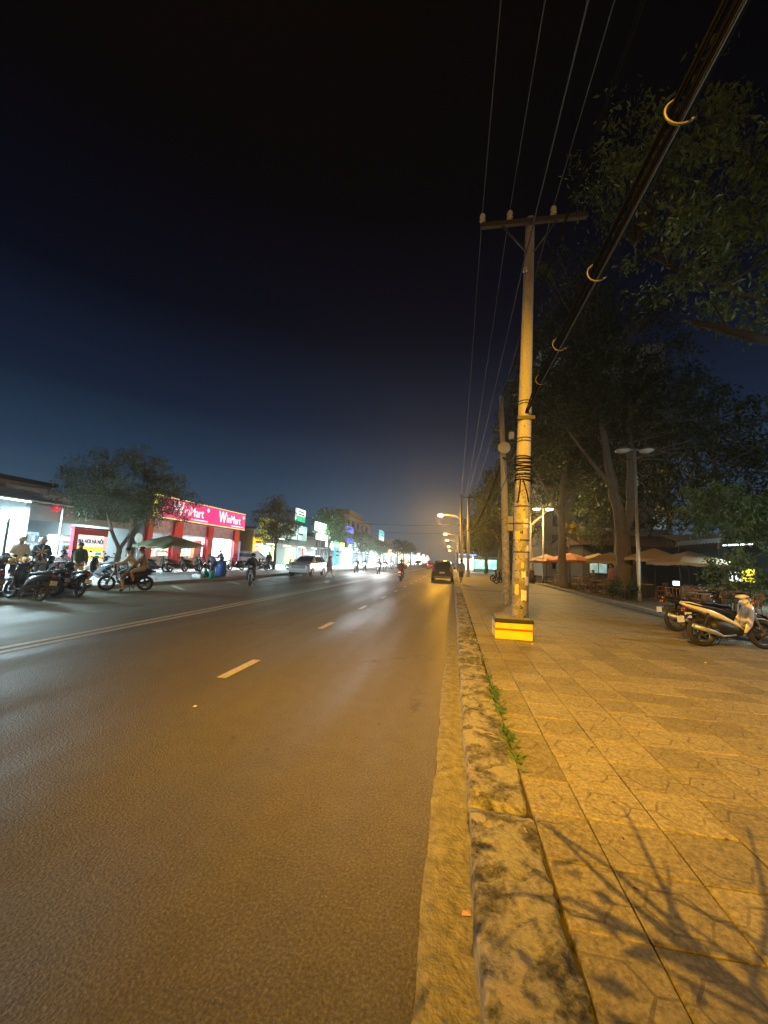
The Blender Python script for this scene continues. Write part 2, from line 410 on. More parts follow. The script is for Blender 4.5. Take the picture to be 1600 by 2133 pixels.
# ================================================================== the setting
struct('ground', MB().box(-420, 420, -200, 900, -.5, -.06), DARKW)
rd = MB()
rd.add([(-13.3,-60,0),(-.1,-60,0),(-.1,420,0),(-13.3,420,0)], [(0,1,2,3)])
road = struct('road', rd, ASPHALT)
def sheet(name, quads, m, parent, z=.004):
    b = MB()
    for x0, x1, y0, y1 in quads: b.add([(x0,y0,z),(x1,y0,z),(x1,y1,z),(x0,y1,z)], [(0,1,2,3)])
    return b.build(name, m, parent)
sheet('centre_line', [(-6.86,-6.73,-60,400)], PAINT_Y, road)
sheet('centre_line', [(-6.60,-6.47,-60,400)], PAINT_Y, road)
for k in range(-2, 24):
    y = 4.85 + k*3.85 * (1 if k < 2 else 1)
    if k in (3,): pass
    sheet('lane_dash', [(-2.97,-2.84,y,y+.95)], PAINT_W, road)
for k in range(12):
    y = 14.9 + k*4.4
    b = MB(); b.add([(-12.6,y+1.3,.004),(-12.45,y+1.42,.004),(-10.9,y+.08,.004),(-11.05,y-.04,.004)], [(0,1,2,3)]); b.build('parking_mark', PAINT_W, road)

# gutter strip, rough left edge where the asphalt laps over it
random.seed(3)
gb = MB(); vs = []; fs = []
ys = [-6 + i*.12 for i in range(300)] + [30 + i*4 for i in range(60)]
for i, y in enumerate(ys):
    e = .006*math.sin(y*2.1) + .004*math.sin(y*7.7+1) + random.uniform(-.006,.006)
    if y > 20: e = 0
    vs += [(-.105+e, y, .005), (-.06+e, y, .014+random.uniform(-.002,.002)), (.03, y, .010), (.105, y, .004), (.15, y, .004)]
for i in range(len(ys)-1):
    for j in range(4): a = i*5+j; fs.append((a, a+1, a+6, a+5))
gb.smooth = True; gb.add(vs, fs); struct('gutter', gb, GUTTER)

# kerb stones: rough, chipped, each its own piece
kerb = struct('kerb', MB().box(.14, .47, -12, 300, -.05, .02), KERB)
def kerb_stone(y0, L, seed, det=True, drop=0.0):
    rng = random.Random(seed); b = MB(); b.smooth = True
    ny = max(2, int(L/.045)) if det else 2
    prof = [(.125,-.02),(.126,.09),(.130,.122),(.142,.134),(.20,.138),(.29,.139),(.36,.138),(.42,.137),(.470,.135),(.487,.126),(.488,.03)]
    ph = [rng.uniform(0,6.28) for _ in range(6)]
    np_ = len(prof); vs = []; fs = []
    for i in range(ny+1):
        y = L*i/ny; ed = min(y, L-y)
        chip = max(0, .06-ed)*rng.uniform(.2,.9) if det else 0
        for j, (x, z) in enumerate(prof):
            top = 1.0 if 2 <= j <= 9 else .15
            dz = top*(.006*math.sin(y*7+ph[0]+x*11)+.005*math.sin(y*17+ph[1]+x*31)+.005*math.sin(y*33+ph[2]-x*47)+rng.uniform(-.006,.006)) if det else 0
            dx = (.012*math.sin(y*6+ph[3])+.007*math.sin(y*15+ph[4])+rng.uniform(-.006,.006))*(1 if j >= 8 else (.5 if j <= 2 else .3)) if det else 0
            vs.append((x+dx, y0+y, z+dz-chip*top-drop*(1 if z > .05 else 0)))
    for i in range(ny):
        for j in range(np_-1): a = i*np_+j; fs.append((a, a+1, a+np_+1, a+np_))
    fs.append(tuple(range(np_))); fs.append(tuple(ny*np_+j for j in range(np_-1,-1,-1)))
    b.add(vs, fs); return b
random.seed(8)
y = -3.2; k = 0
for L in (2.0,1.9,2.0,1.99,1.5,1.9,1.9,1.9,1.9,1.9,1.9,1.9):
    if k == 4: L = 1.7
    kerb_stone(y, L-.022, 50+k, True, [0,0,0,0,.022,.0,.01,0,.012,0,0,0][k]).build('kerb_stone', KERB, kerb); y += L; k += 1
far_k = MB()
while y < 280:
    q = kerb_stone(y, 3.98, 1, False); far_k.add(q.v, q.f); y += 4
o = far_k.build('far_kerb_stone', KERB, kerb); o['kind'] = 'stuff'
# weeds in the joint behind the kerb
random.seed(4); wb = MB()
for (yc, n, sp) in ((4.9,140,.22),(4.35,90,.2),(3.75,110,.22),(3.35,50,.12),(5.5,40,.25),(6.6,30,.3)):
    for _ in range(n):
        x = .505+random.gauss(0,.02); y = yc+random.gauss(0,sp*.6); h = random.uniform(.015,.06); a = random.uniform(0,6.28)
        dx, dy = math.cos(a)*.006, math.sin(a)*.006; lx, ly = random.gauss(0,.022), random.gauss(0,.022)
        wb.add([(x-dx,y-dy,.12),(x+dx,y+dy,.12),(x+lx+dx*.5,y+ly+dy*.5,.12+h*.8),(x+lx*1.8,y+ly*1.8,.12+h)], [(0,1,2),(0,2,3)])
tag(wb.build('weed', GRASS), 'small green weeds growing along the back of the kerb', 'weeds', kind='stuff')

# pavement on the right: 0.4 m pavers
side = struct('pavement', MB().box(.47, 6.78, -14, 260, -.05, .108), mat('joint_dirt', (.055,.047,.04), .95, var=.4, scale=20, bump=.5))
PV = []
for q in range(4):
    rng = random.Random(90+q); b = MB(); b.smooth = False; s = .1955
    def jt(): return rng.uniform(-.0025,.0025)
    zt = .024; bz = .005
    low = [(-s+jt(),-s+jt(),0),(s+jt(),-s+jt(),0),(s+jt(),s+jt(),0),(-s+jt(),s+jt(),0)]
    mid = [(x,y,zt-bz) for x,y,_ in low]; top = [(x*(1-.028),y*(1-.028),zt+rng.uniform(-.001,.001)) for x,y,_ in low]
    b.add(low+mid+top, [(0,1,5,4),(1,2,6,5),(2,3,7,6),(3,0,4,7),(4,5,9,8),(5,6,10,9),(6,7,11,10),(7,4,8,11),(8,9,10,11)])
    PV.append(b.mesh('paver', PAVER))
random.seed(12); near = 0; rest = MB()
cols = [(.655,.31)] + [(1.01+.4*i,.4) for i in range(15)]
for ci, (cx, w) in enumerate(cols):
    for r in range(-6, 62):
        cy = 2.12 + .395*r
        if cy > 23: continue
        vis = 1.3 < cy < 8.6 and cx < .80*cy+.75
        dz = random.gauss(0,.0016); tx, ty = random.gauss(0,.0035), random.gauss(0,.0035)
        if vis and near < 300:
            o = bpy.data.objects.new('paver', PV[random.randrange(4)]); COL.objects.link(o); o.parent = side
            o.location = (cx, cy, .108+dz); o.scale = (w/.4, .395/.4, 1); o.rotation_euler = (tx, ty, 0); near += 1
        else:
            h = .192; z = .108+.024+dz
            rest.add([(cx-w/2+.004,cy-h,z-ty*h),(cx+w/2-.004,cy-h,z+ty*h),(cx+w/2-.004,cy+h,z+tx*h),(cx-w/2+.004,cy+h,z)], [(0,1,2,3)])
o = rest.build('distant_paver', PAVER, side); o['kind'] = 'stuff'
o = MB().add([(.5,23.2,.128),(6.78,23.2,.128),(6.78,260,.128),(.5,260,.128)], [(0,1,2,3)]).build('far_paving', PAVER, side); o['kind'] = 'stuff'
side.location.z = 0

# raised park edge and ground of the cafe garden
pk = MB(); pk.bbox(6.8, 7.0, -14, 230, .05, .27, .015); struct('park_kerb', pk, CONC)
pg = MB(); vs = []; fs = []; random.seed(5)
nx, ny = 14, 90
for j in range(ny+1):
    for i in range(nx+1):
        vs.append((7.0+i*3.0, -14+j*3.0, .22+random.uniform(-.03,.03)*(0 if i == 0 else 1)))
for j in range(ny):
    for i in range(nx): a = j*(nx+1)+i; fs.append((a,a+1,a+nx+2,a+nx+1))
pg.add(vs, fs); struct('garden_ground', pg, SOIL)

# far side: kerb and concrete forecourt
fk = MB(); fk.bbox(-13.55, -13.3, -60, 300, -.05, .15, .02); struct('far_side_kerb', fk, CONC)
struct('forecourt', MB().add([(-60,-60,.146),(-13.55,-60,.146),(-13.55,300,.146),(-60,300,.146)], [(0,1,2,3)]), APRON)

# ================================================================== builders
def person(label, pose, loc, rz, top=(.3,.3,.3), legs=(.05,.05,.06), hat='hair', hatcol=(.012,.011,.012), skin=SKINM, shoe=(.03,.03,.03), scale=1.0, bare_legs=False, sleeve=True, group=None, z0=0.0, tilt=0.0):
    J = {}
    rad = dict(pel=.148, spi=.142, che=.165, nb=.068, nk=.056, h1=.078, h2=.092, h3=.066, sh=.080, el=.056, wr=.036, ha=.036, hi=.108, kn=.070, an=.046, he=.040, to=.036)
    def st(pel, spi, che, nk, hd, arms, leg):
        J['pel'], J['spi'], J['che'] = Vector(pel), Vector(spi), Vector(che)
        J['nb'] = Vector(nk); d = (Vector(hd)-Vector(nk)).normalized()
        J['nk'] = Vector(nk)+d*.05; J['h1'] = Vector(hd)-d*.04; J['h2'] = Vector(hd)+d*.035; J['h3'] = Vector(hd)+d*.095
        up = (Vector(nk)-Vector(che)).normalized()
        for s, (el, wr) in zip((1,-1), arms):
            k = 'L' if s > 0 else 'R'
            J['sh'+k] = Vector(che)+up*.085+Vector((.165*s,0,0)); J['el'+k] = Vector(el); J['wr'+k] = Vector(wr)
            J['ha'+k] = J['wr'+k]+(J['wr'+k]-J['el'+k]).normalized()*.085
        for s, (kn, an, toe) in zip((1,-1), leg):
            k = 'L' if s > 0 else 'R'
            J['hi'+k] = Vector(pel)+Vector((.088*s,0,-.05)); J['kn'+k], J['an'+k], J['to'+k] = Vector(kn), Vector(an), Vector(toe)
    if pose == 'stand':
        st((0,0,.94),(0,0,1.12),(0,.01,1.30),(0,0,1.45),(0,.02,1.60), (((.24,-.03,1.12),(.25,.06,.88)),((-.24,-.02,1.12),(-.26,.08,.89))), (((.10,.02,.50),(.11,-.02,.08),(.13,.13,.04)),((-.10,.02,.50),(-.11,-.02,.08),(-.13,.13,.04))))
    elif pose == 'walk':
        st((0,0,.92),(0,.01,1.10),(0,.04,1.29),(0,.05,1.43),(0,.08,1.58), (((.22,-.12,1.10),(.22,-.10,.86)),((-.22,.10,1.10),(-.22,.25,.91))), (((.10,.20,.52),(.10,.33,.10),(.11,.48,.07)),((-.10,-.03,.49),(-.10,-.33,.14),(-.11,-.22,.04))))
    elif pose == 'work':
        st((0,0,.94),(0,.02,1.12),(0,.06,1.29),(0,.10,1.43),(0,.16,1.57), (((.24,.10,1.10),(.15,.34,1.02)),((-.24,.10,1.10),(-.14,.33,1.0))), (((.10,.02,.50),(.11,-.02,.08),(.13,.13,.04)),((-.10,.02,.50),(-.11,-.02,.08),(-.13,.13,.04))))
    elif pose == 'ride':
        st((0,-.16,.86),(0,-.14,1.04),(0,-.06,1.22),(0,-.02,1.37),(0,.02,1.52), (((.27,.10,1.08),(.31,.36,1.01)),((-.27,.10,1.08),(-.31,.36,1.01))), (((.17,.26,.68),(.16,.13,.32),(.17,.28,.27)),((-.17,.26,.68),(-.16,.13,.32),(-.17,.28,.27))))
    elif pose == 'ride_foot':
        st((0,-.16,.86),(0,-.13,1.04),(0,-.02,1.22),(0,.03,1.37),(0,.08,1.52), (((.27,.14,1.10),(.31,.38,1.02)),((-.27,.14,1.10),(-.31,.38,1.02))), (((.17,.26,.68),(.16,.13,.32),(.17,.28,.27)),((-.36,.16,.50),(-.44,.04,.08),(-.50,.18,.04))))
    elif pose == 'pillion':
        st((0,-.50,.90),(0,-.50,1.08),(0,-.45,1.26),(0,-.42,1.40),(0,-.38,1.55), (((.25,-.32,1.10),(.16,-.14,.98)),((-.25,-.32,1.10),(-.16,-.14,.98))), (((.22,-.10,.74),(.20,-.22,.40),(.21,-.08,.35)),((-.22,-.10,.74),(-.20,-.22,.40),(-.21,-.08,.35))))
    elif pose == 'sit':
        st((0,-.05,.52),(0,-.09,.70),(0,-.08,.88),(0,-.05,1.03),(0,-.01,1.18), (((.24,.0,.70),(.14,.24,.66)),((-.24,.0,.70),(-.14,.24,.66))), (((.10,.40,.50),(.10,.40,.08),(.11,.55,.04)),((-.10,.40,.50),(-.10,.36,.08),(-.11,.51,.04))))
    elif pose == 'squat':
        st((0,-.08,.30),(0,-.02,.47),(0,.10,.62),(0,.18,.74),(0,.26,.86), (((.25,.26,.52),(.12,.44,.34)),((-.25,.26,.52),(-.12,.46,.36))), (((.18,.28,.46),(.14,.08,.08),(.17,.24,.04)),((-.18,.28,.46),(-.14,.08,.08),(-.17,.24,.04))))
    elif pose == 'bend':
        st((0,-.10,.90),(0,.06,1.02),(0,.24,1.10),(0,.36,1.14),(0,.50,1.18), (((.24,.34,.92),(.16,.48,.74)),((-.24,.34,.92),(-.16,.48,.74))), (((.10,.02,.50),(.11,-.04,.08),(.13,.11,.04)),((-.10,.04,.50),(-.11,-.04,.08),(-.13,.11,.04))))
    E_ = [('pel','spi'),('spi','che'),('che','nb'),('nb','nk'),('nk','h1'),('h1','h2'),('h2','h3')]
    for k in 'LR': E_ += [('che','sh'+k),('sh'+k,'el'+k),('el'+k,'wr'+k),('wr'+k,'ha'+k),('pel','hi'+k),('hi'+k,'kn'+k),('kn'+k,'an'+k),('an'+k,'to'+k)]
    names = list(J); idx = {n: i for i, n in enumerate(names)}
    me = bpy.data.meshes.new('body_skel'); me.from_pydata([J[n] for n in names], [(idx[a], idx[b]) for a, b in E_], [])
    tmp = bpy.data.objects.new('body_tmp', me); COL.objects.link(tmp)
    md = tmp.modifiers.new('skin', 'SKIN'); md.use_smooth_shade = True
    tmp.modifiers.new('sub', 'SUBSURF').levels = 1
    for i, n in enumerate(names):
        r = rad[n] if n in rad else rad[n[:-1]]
        sv = me.skin_vertices[0].data[i]; sv.radius = (r*(1.0 if n not in ('che','spi') else 1.12), r); sv.use_root = (n == 'pel')
    dg = bpy.context.evaluated_depsgraph_get(); bm_ = bpy.data.meshes.new_from_object(tmp.evaluated_get(dg))
    bpy.data.objects.remove(tmp); bpy.data.meshes.remove(me)
    V = [tuple(v.co) for v in bm_.vertices]; F = [tuple(p.vertices) for p in bm_.polygons]; bpy.data.meshes.remove(bm_)
    b = MB(); b.smooth = True
    MI = {'skin': 0, 'top': 1, 'legs': 2, 'shoe': 3, 'dark': 4}
    reg = {}
    for a, c in E_:
        key = a[:2]+c[:2]
        if c in ('nk','h1','h2','h3'): reg[(a,c)] = 'skin'
        elif c[:2] in ('wr',): reg[(a,c)] = 'top' if sleeve else 'skin'
        elif c[:2] == 'ha': reg[(a,c)] = 'skin'
        elif c[:2] == 'kn' or c[:2] == 'hi': reg[(a,c)] = 'legs'
        elif c[:2] == 'an': reg[(a,c)] = 'skin' if bare_legs else 'legs'
        elif c[:2] == 'to': reg[(a,c)] = 'shoe'
        else: reg[(a,c)] = 'top'
    segs = [(np.array(J[a]), np.array(J[c]), MI[reg[(a,c)]], (rad.get(a, rad.get(a[:-1]))+rad.get(c, rad.get(c[:-1])))*.5) for a, c in E_]
    VA = np.array(V)
    for f in F:
        p = VA[list(f)].mean(0); best = (9, 0)
        for A, B, m_, r_ in segs:
            ab = B-A; t = max(0, min(1, np.dot(p-A, ab)/max(1e-9, np.dot(ab, ab)))); d = np.linalg.norm(p-(A+ab*t))-r_
            if d < best[0]: best = (d, m_)
        b.f.append(f); b.mi.append(best[1]); b.sm.append(True)
    b.v = V
    # hands: palm with four fingers and a thumb
    b.m = 0
    for k, s in (('L',1),('R',-1)):
        w, h = J['wr'+k], J['ha'+k]; d = (h-w).normalized(); side_ = Vector((1,0,0)) - d*d.x
        side_ = side_.normalized() if side_.length > .2 else Vector((0,1,0)); nrm = d.cross(side_).normalized()
        for i, L in enumerate((.060,.072,.067,.052)):
            o0 = h + side_*(.012*(1.5-i))*s*-1
            curl = nrm*(.4 if nrm.z < 0 else -.4)
            p1 = o0+d*L*.5; p2 = p1+(d*.8+curl).normalized()*L*.35; p3 = p2+(d*.3+curl*1.6).normalized()*L*.3
            b.tube([o0-d*.02, p1, p2, p3], [.010,.0095,.0085,.006], 5)
        th = w+d*.035+side_*(.030*s*-1); b.tube([th, th+(d+side_*(-.8*s)).normalized()*.03, th+d*.055+side_*(-.022*s)], [.012,.010,.007], 5)
    # face
    hd = (J['h1']+J['h2'])*.5; upv = (J['h3']-J['h1']).normalized(); fw = (Vector((0,1,0))-upv*upv.y).normalized()
    rt = fw.cross(upv)
    b.m = 0
    b.tube([hd+fw*.070+upv*.012, hd+fw*.098-upv*.018, hd+fw*.078-upv*.022], [.008,.013,.009], 5)
    for s in (1,-1): b.sphere(hd+rt*(.088*s)-upv*.004, .018, 6, (.5,.8,1.3))
    b.m = 4
    for s in (1,-1): b.sphere(hd+rt*(.032*s)+fw*.080+upv*.014, .010, 6)
    b.tube([hd+rt*.022+fw*.078-upv*.046, hd+fw*.084-upv*.048, hd-rt*.022+fw*.078-upv*.046], .005, 4)
    def cm(c): return mat('cloth_%d_%d_%d' % tuple(int(v*999) for v in c), c, .85, var=.22, scale=11, bump=.35, bscale=16)
    mats = [skin, cm(top), cm(legs), cm(shoe), BLACKP]
    th = thing('person', label, 'person', (loc[0], loc[1], loc[2]+z0), rz, group)
    th.scale = (scale,)*3
    bo_ = b.build('body', mats, th); bme = bo_.data
    # loose clothes over the body
    for mi_, nm_, off_ in ((1, 'shirt', .017), (2, 'trousers', .011)):
        fl_ = [p_ for p_ in bme.polygons if p_.material_index == mi_]
        if not fl_: continue
        mp_ = {}; cv_ = []; cf_ = []
        for p_ in fl_:
            ids = []
            for vi in p_.vertices:
                if vi not in mp_:
                    v_ = bme.vertices[vi]; w_ = off_*(1+.55*math.sin(v_.co.z*47+v_.co.x*31)+.35*math.sin(v_.co.y*59+v_.co.z*23)); mp_[vi] = len(cv_)
                    cv_.append(v_.co+v_.normal*max(.004, w_)-Vector((0,0,.012 if mi_ == 1 else 0)))
                ids.append(mp_[vi])
            cf_.append(ids)
        cb_ = MB(); cb_.smooth = True; cb_.add(cv_, cf_); cb_.build(nm_, mats[mi_], th)
    c = hd+upv*.035
    hb = MB(); hb.smooth = True
    n = 14; rows = 7; vs = []; fs = []
    rr = .105 if hat == 'hair' else (.135 if hat == 'helmet' else .112)
    lowv = {'hair': -.35, 'helmet': -.45, 'cap': -.05, 'long': -.4}[hat]
    if hat == 'long': rr = .108
    for i in range(rows+1):
        for j in range(n):
            a = 2*math.pi*j/n; front = math.cos(a)
            lo = lowv + (.75 if hat in ('hair','long') else .45 if hat == 'helmet' else .0)*max(0, front)
            el = math.asin(max(-1, min(1, lo + (1-lo)*i/rows)))
            dirv = fw*(math.cos(a)*math.cos(el))+rt*(math.sin(a)*math.cos(el))+upv*math.sin(el)
            w_ = 1+.05*math.sin(j*2.3+i) if hat in ('hair','long') else 1
            vs.append(c-upv*.01-fw*.006+dirv*rr*w_)
    for i in range(rows):
        for j in range(n): fs.append((i*n+j, i*n+(j+1)%n, (i+1)*n+(j+1)%n, (i+1)*n+j))
    hb.add(vs, fs)
    if hat == 'long': hb.tube([c-fw*.07, c-fw*.11-upv*.10, c-fw*.10-upv*.24], [.07,.075,.04], 8)
    if hat == 'cap': hb.add([c+fw*.08+rt*.08+upv*.0, c+fw*.20+rt*.05-upv*.02, c+fw*.20-rt*.05-upv*.02, c+fw*.08-rt*.08], [(0,1,2,3)])
    hm = mat('headwear_%d_%d_%d' % tuple(int(v*999) for v in hatcol), hatcol, .3 if hat == 'helmet' else .8, var=.15, scale=20, coat=.5 if hat == 'helmet' else 0)
    hb.build({'hair':'hair','long':'hair','helmet':'helmet','cap':'cap'}[hat], hm, th)
    return th

def wheel_meshes(r=.285, w=.048):
    b = MB(); prof = []
    for i in range(9):
        a = 2*math.pi*i/8; prof.append((r-w+w*math.cos(a), w*.95*math.sin(a)))
    b.lathe(prof, n=22, axis='x'); ty = b.mesh('tyre', RUBBER)
    c = MB(); c.lathe([(r-.085,-.030),(r-.10,-.022),(r-.10,.022),(r-.085,.030)], n=22, axis='x')
    c.lathe([(.001,-.06),(.05,-.05),(.06,-.02),(.06,.02),(.05,.05),(.001,.06)], n=12, axis='x')
    for k in range(6):
        a = math.pi*2*k/6; c.tube([(0, .04*math.cos(a), .04*math.sin(a)), (0, (r-.09)*math.cos(a+.12), (r-.09)*math.sin(a+.12))], .012, 5)
    return ty, c.mesh('wheel', mat('bike_rim', (.12,.12,.125), .4, .6, var=.2))
TYRE_ME, RIM_ME = wheel_meshes()
HEAD_ON = emit('headlamp_glow', (1.0,.97,.90), 90)
HEAD_OFF = mat('headlamp_lens', (.55,.56,.57), .12, 0, var=.1, coat=.6)
TAIL_ON = emit('tail_lamp_glow', (1.0,.03,.02), 22)
TAIL_OFF = mat('tail_lamp_lens', (.35,.012,.012), .2, coat=.5)
AMBER = mat('amber_lens', (.6,.22,.02), .2, coat=.5)
PLATE = mat('number_plate', (.7,.7,.68), .4, var=.1)
SEATM = mat('vinyl_seat', (.016,.016,.017), .5, var=.25, scale=15, bump=.2)

def motorbike(label, loc, rz, col=(.02,.02,.022), style='scooter', lit=False, tail=False, group=None, lean=R(-6), mirrors=True, accent=None):
    root = thing('motorbike', label, 'motorbike', loc, rz, group); root.rotation_euler = (0, lean, rz)
    paint = mat('bike_paint_%d_%d_%d' % tuple(int(v*999) for v in col), col, .25, .1, var=.1, scale=10, coat=.8)
    acc = accent or BLACKP
    for yc in (.64, -.60):
        w = bpy.data.objects.new('wheel', RIM_ME); COL.objects.link(w); w.parent = root; w.location = (0,yc,.285)
        t = bpy.data.objects.new('tyre', TYRE_ME); COL.objects.link(t); t.parent = w
    f = MB()
    for s in (1,-1): f.tube([(.065*s,.64,.285),(.065*s,.50,.62),(.05*s,.42,.84)], .018, 6)
    f.tube([(-.065,.50,.62),(.065,.50,.62)], .02, 6); f.tube([(0,.49,.64),(0,.40,.93)], .022, 6)
    f.build('front_fork', STEEL, root)
    ff = MB(); secs = []
    for i in range(8):
        a = R(20+i*17); secs.append((.64-.315*math.cos(a)*1.0, .285+.315*math.sin(a), .055, .012, a-R(90)+R(180)*0))
    ff.loft(secs, 8); ff.build('front_fender', paint, root)
    b = MB()
    if style == 'scooter':
        b.loft([(-.92,.76,.03,.02,.2),(-.80,.73,.09,.06,.15),(-.60,.66,.15,.12),(-.35,.58,.17,.17),(-.12,.50,.165,.19),(-.02,.42,.14,.16),(.02,.36,.12,.08)], 12)
        b.loft([(-.08,.30,.14,.045),(.08,.29,.15,.04),(.24,.30,.15,.04),(.32,.34,.13,.05)], 10)
        b.loft([(.26,.32,.16,.03,-1.2),(.33,.48,.19,.035,-1.25),(.38,.66,.21,.045,-1.2),(.40,.82,.18,.06,-1.1),(.38,.92,.12,.05,-1.0)], 12)
        b.loft([(.36,.90,.10,.08,-.3),(.44,.98,.13,.075,-.2),(.36,1.03,.11,.05),(.26,1.03,.06,.03)], 10)
        seat = [(-.78,.80,.08,.03,.1),(-.62,.80,.12,.05),(-.40,.79,.13,.05),(-.28,.76,.13,.045),(-.10,.755,.11,.045),(.02,.71,.07,.03,.5)]
    else:
        b.loft([(-.95,.85,.02,.014,.2),(-.82,.80,.06,.035,.2),(-.62,.745,.095,.055,.15),(-.40,.68,.115,.075,.1),(-.20,.61,.11,.075,.25),(.0,.52,.095,.06,.35),(.16,.43,.085,.05,.5),(.24,.36,.08,.04,.6)], 12)
        for s in (1,-1):
            b.loft([(.20,.26,.012,.05,-.9,.10*s),(.27,.40,.016,.10,-1.15,.135*s),(.33,.56,.018,.10,-1.2,.145*s),(.40,.74,.018,.085,-1.1,.12*s),(.44,.86,.014,.05,-1.0,.08*s)], 8)
        b.loft([(.30,.42,.09,.03,-1.2),(.37,.62,.11,.035,-1.2),(.43,.82,.10,.05,-1.1),(.42,.90,.08,.05,-.8)], 10)
        b.loft([(.36,.92,.09,.06,-.3),(.45,.98,.12,.07,-.2),(.38,1.03,.10,.05),(.27,1.03,.05,.03)], 10)
        seat = [(-.80,.845,.05,.02,.15),(-.62,.81,.10,.04,.1),(-.40,.765,.125,.045),(-.20,.735,.12,.045),(.0,.69,.085,.04,.3),(.10,.63,.05,.03,.5)]
    b.build('body_fairing', paint, root)
    s_ = MB(); s_.loft(seat, 10); s_.build('seat', SEATM, root)
    e = MB(); e.loft([(-.42,.42,.09,.09),(-.30,.40,.11,.14),(-.12,.37,.13,.17),(.05,.34,.12,.13),(.18,.32,.09,.09),(.26,.34,.05,.05)], 8); e.tube([(.07,-.60,.285),(.09,-.30,.33)], .035, 6); e.tube([(-.07,-.60,.285),(-.09,-.30,.33)], .03, 6)
    for s in (1,-1): e.tube([(.09*s,-.62,.33),(.11*s,-.48,.66)], .026, 6)
    e.tube([(-.24,.12,.29),(.24,.12,.29)], .013, 6); e.build('engine', mat('engine_black', (.022,.022,.024), .5, .3, var=.4, scale=25), root)
    x = MB(); x.tube([(.10,.02,.25),(.12,-.25,.22),(.145,-.42,.28),(.155,-.85,.40)], [.018,.02,.045,.052], 9); x.build('exhaust', STEEL if style != 'scooter' else DSTEEL, root)
    h = MB(); h.tube([(-.33,.26,1.02),(-.24,.33,1.0),(-.08,.38,1.0),(.08,.38,1.0),(.24,.33,1.0),(.33,.26,1.02)], .012, 6)
    for s in (1,-1): h.tube([(.34*s,.25,1.02),(.23*s,.335,1.0)], .018, 6); h.tube([(.30*s,.33,1.03),(.16*s,.42,1.02)], .006, 5)
    h.build('handlebar', BLACKP, root)
    hl = MB(); hl.sphere((0,.475,.965), .068 if not lit else .105, 10, (1.25,.55,.9)); hl.build('headlight', HEAD_ON if lit else HEAD_OFF, root)  # lit lens enlarged, the glow around it made part of the shape
    for s in (1,-1):
        a = MB(); a.sphere((.13*s,.46,.90), .028, 8, (1.2,.6,.8)); a.build('turn_signal', AMBER, root)
        if mirrors:
            m = MB(); m.tube([(.22*s,.33,1.01),(.27*s,.34,1.14),(.30*s,.33,1.19)], .006, 5); m.sphere((.33*s,.325,1.215), .055, 8, (1.1,.25,.7)); m.build('mirror', BLACKP, root)
    rf = MB(); rf.loft([(-.62,.62,.06,.02,.2),(-.82,.62,.06,.015,-.5),(-.93,.52,.055,.012,-1.0),(-.97,.44,.05,.01,-1.2)], 8); rf.build('rear_fender', BLACKP, root)
    tl = MB(); tl.sphere((0,-.90,.735), .05, 8, (1.3,.6,.8)); tl.build('tail_light', TAIL_ON if tail else TAIL_OFF, root)
    pl = MB(); pl.bbox(-.095,.095,-.985,-.975,.46,.59,.003); pl.build('number_plate', PLATE, root)
    gr = MB(); gr.tube([(.09,-.55,.80),(.10,-.80,.86),(.0,-.93,.88),(-.10,-.80,.86),(-.09,-.55,.80)], .012, 6); gr.build('grab_rail', acc, root)
    ks = MB(); ks.tube([(-.10,-.08,.26),(-.22,-.14,.015)], .011, 5); ks.tube([(.08,-.12,.24),(.13,-.24,.06)], .01, 5); ks.build('kickstand', DSTEEL, root)
    return root

def leaf_mesh(name, m, clusters, per, size, seed, droop=.5, asp=.38, spread=1.0):
    """clusters: array (n,4) of x,y,z,r ; each leaf a folded diamond of two triangles"""
    rng = np.random.default_rng(seed); C = np.asarray(clusters, float)
    n = len(C)*per; c = np.repeat(C, per, 0)
    d = rng.normal(size=(n,3)); d /= np.linalg.norm(d, axis=1)[:,None]
    rad = rng.random(n)**.45*c[:,3]*spread
    p = c[:,:3]+d*rad[:,None]*np.array([1,1,.7])
    ax = rng.normal(size=(n,3)); ax[:,2] -= droop*1.4; ax /= np.linalg.norm(ax, axis=1)[:,None]
    sd = np.cross(ax, rng.normal(size=(n,3))); sd /= np.linalg.norm(sd, axis=1)[:,None]+1e-9
    nm = np.cross(ax, sd); L = size*rng.uniform(.6,1.35,n)[:,None]
    a = p; bq = p+ax*L*.5+sd*L*asp*.5+nm*L*.07; cq = p+ax*L; dq = p+ax*L*.5-sd*L*asp*.5+nm*L*.07
    V = np.stack([a,bq,cq,dq],1).reshape(-1,3)
    idx = np.arange(n)*4; tri = np.stack([idx,idx+1,idx+2,idx,idx+2,idx+3],1).reshape(-1)
    me = bpy.data.meshes.new(name); me.vertices.add(n*4); me.vertices.foreach_set('co', V.astype(np.float32).ravel())
    me.loops.add(n*6); me.loops.foreach_set('vertex_index', tri.astype(np.int32))
    me.polygons.add(n*2); me.polygons.foreach_set('loop_start', (np.arange(n*2)*3).astype(np.int32))
    me.materials.append(m); me.update(calc_edges=True); me.validate()
    return me

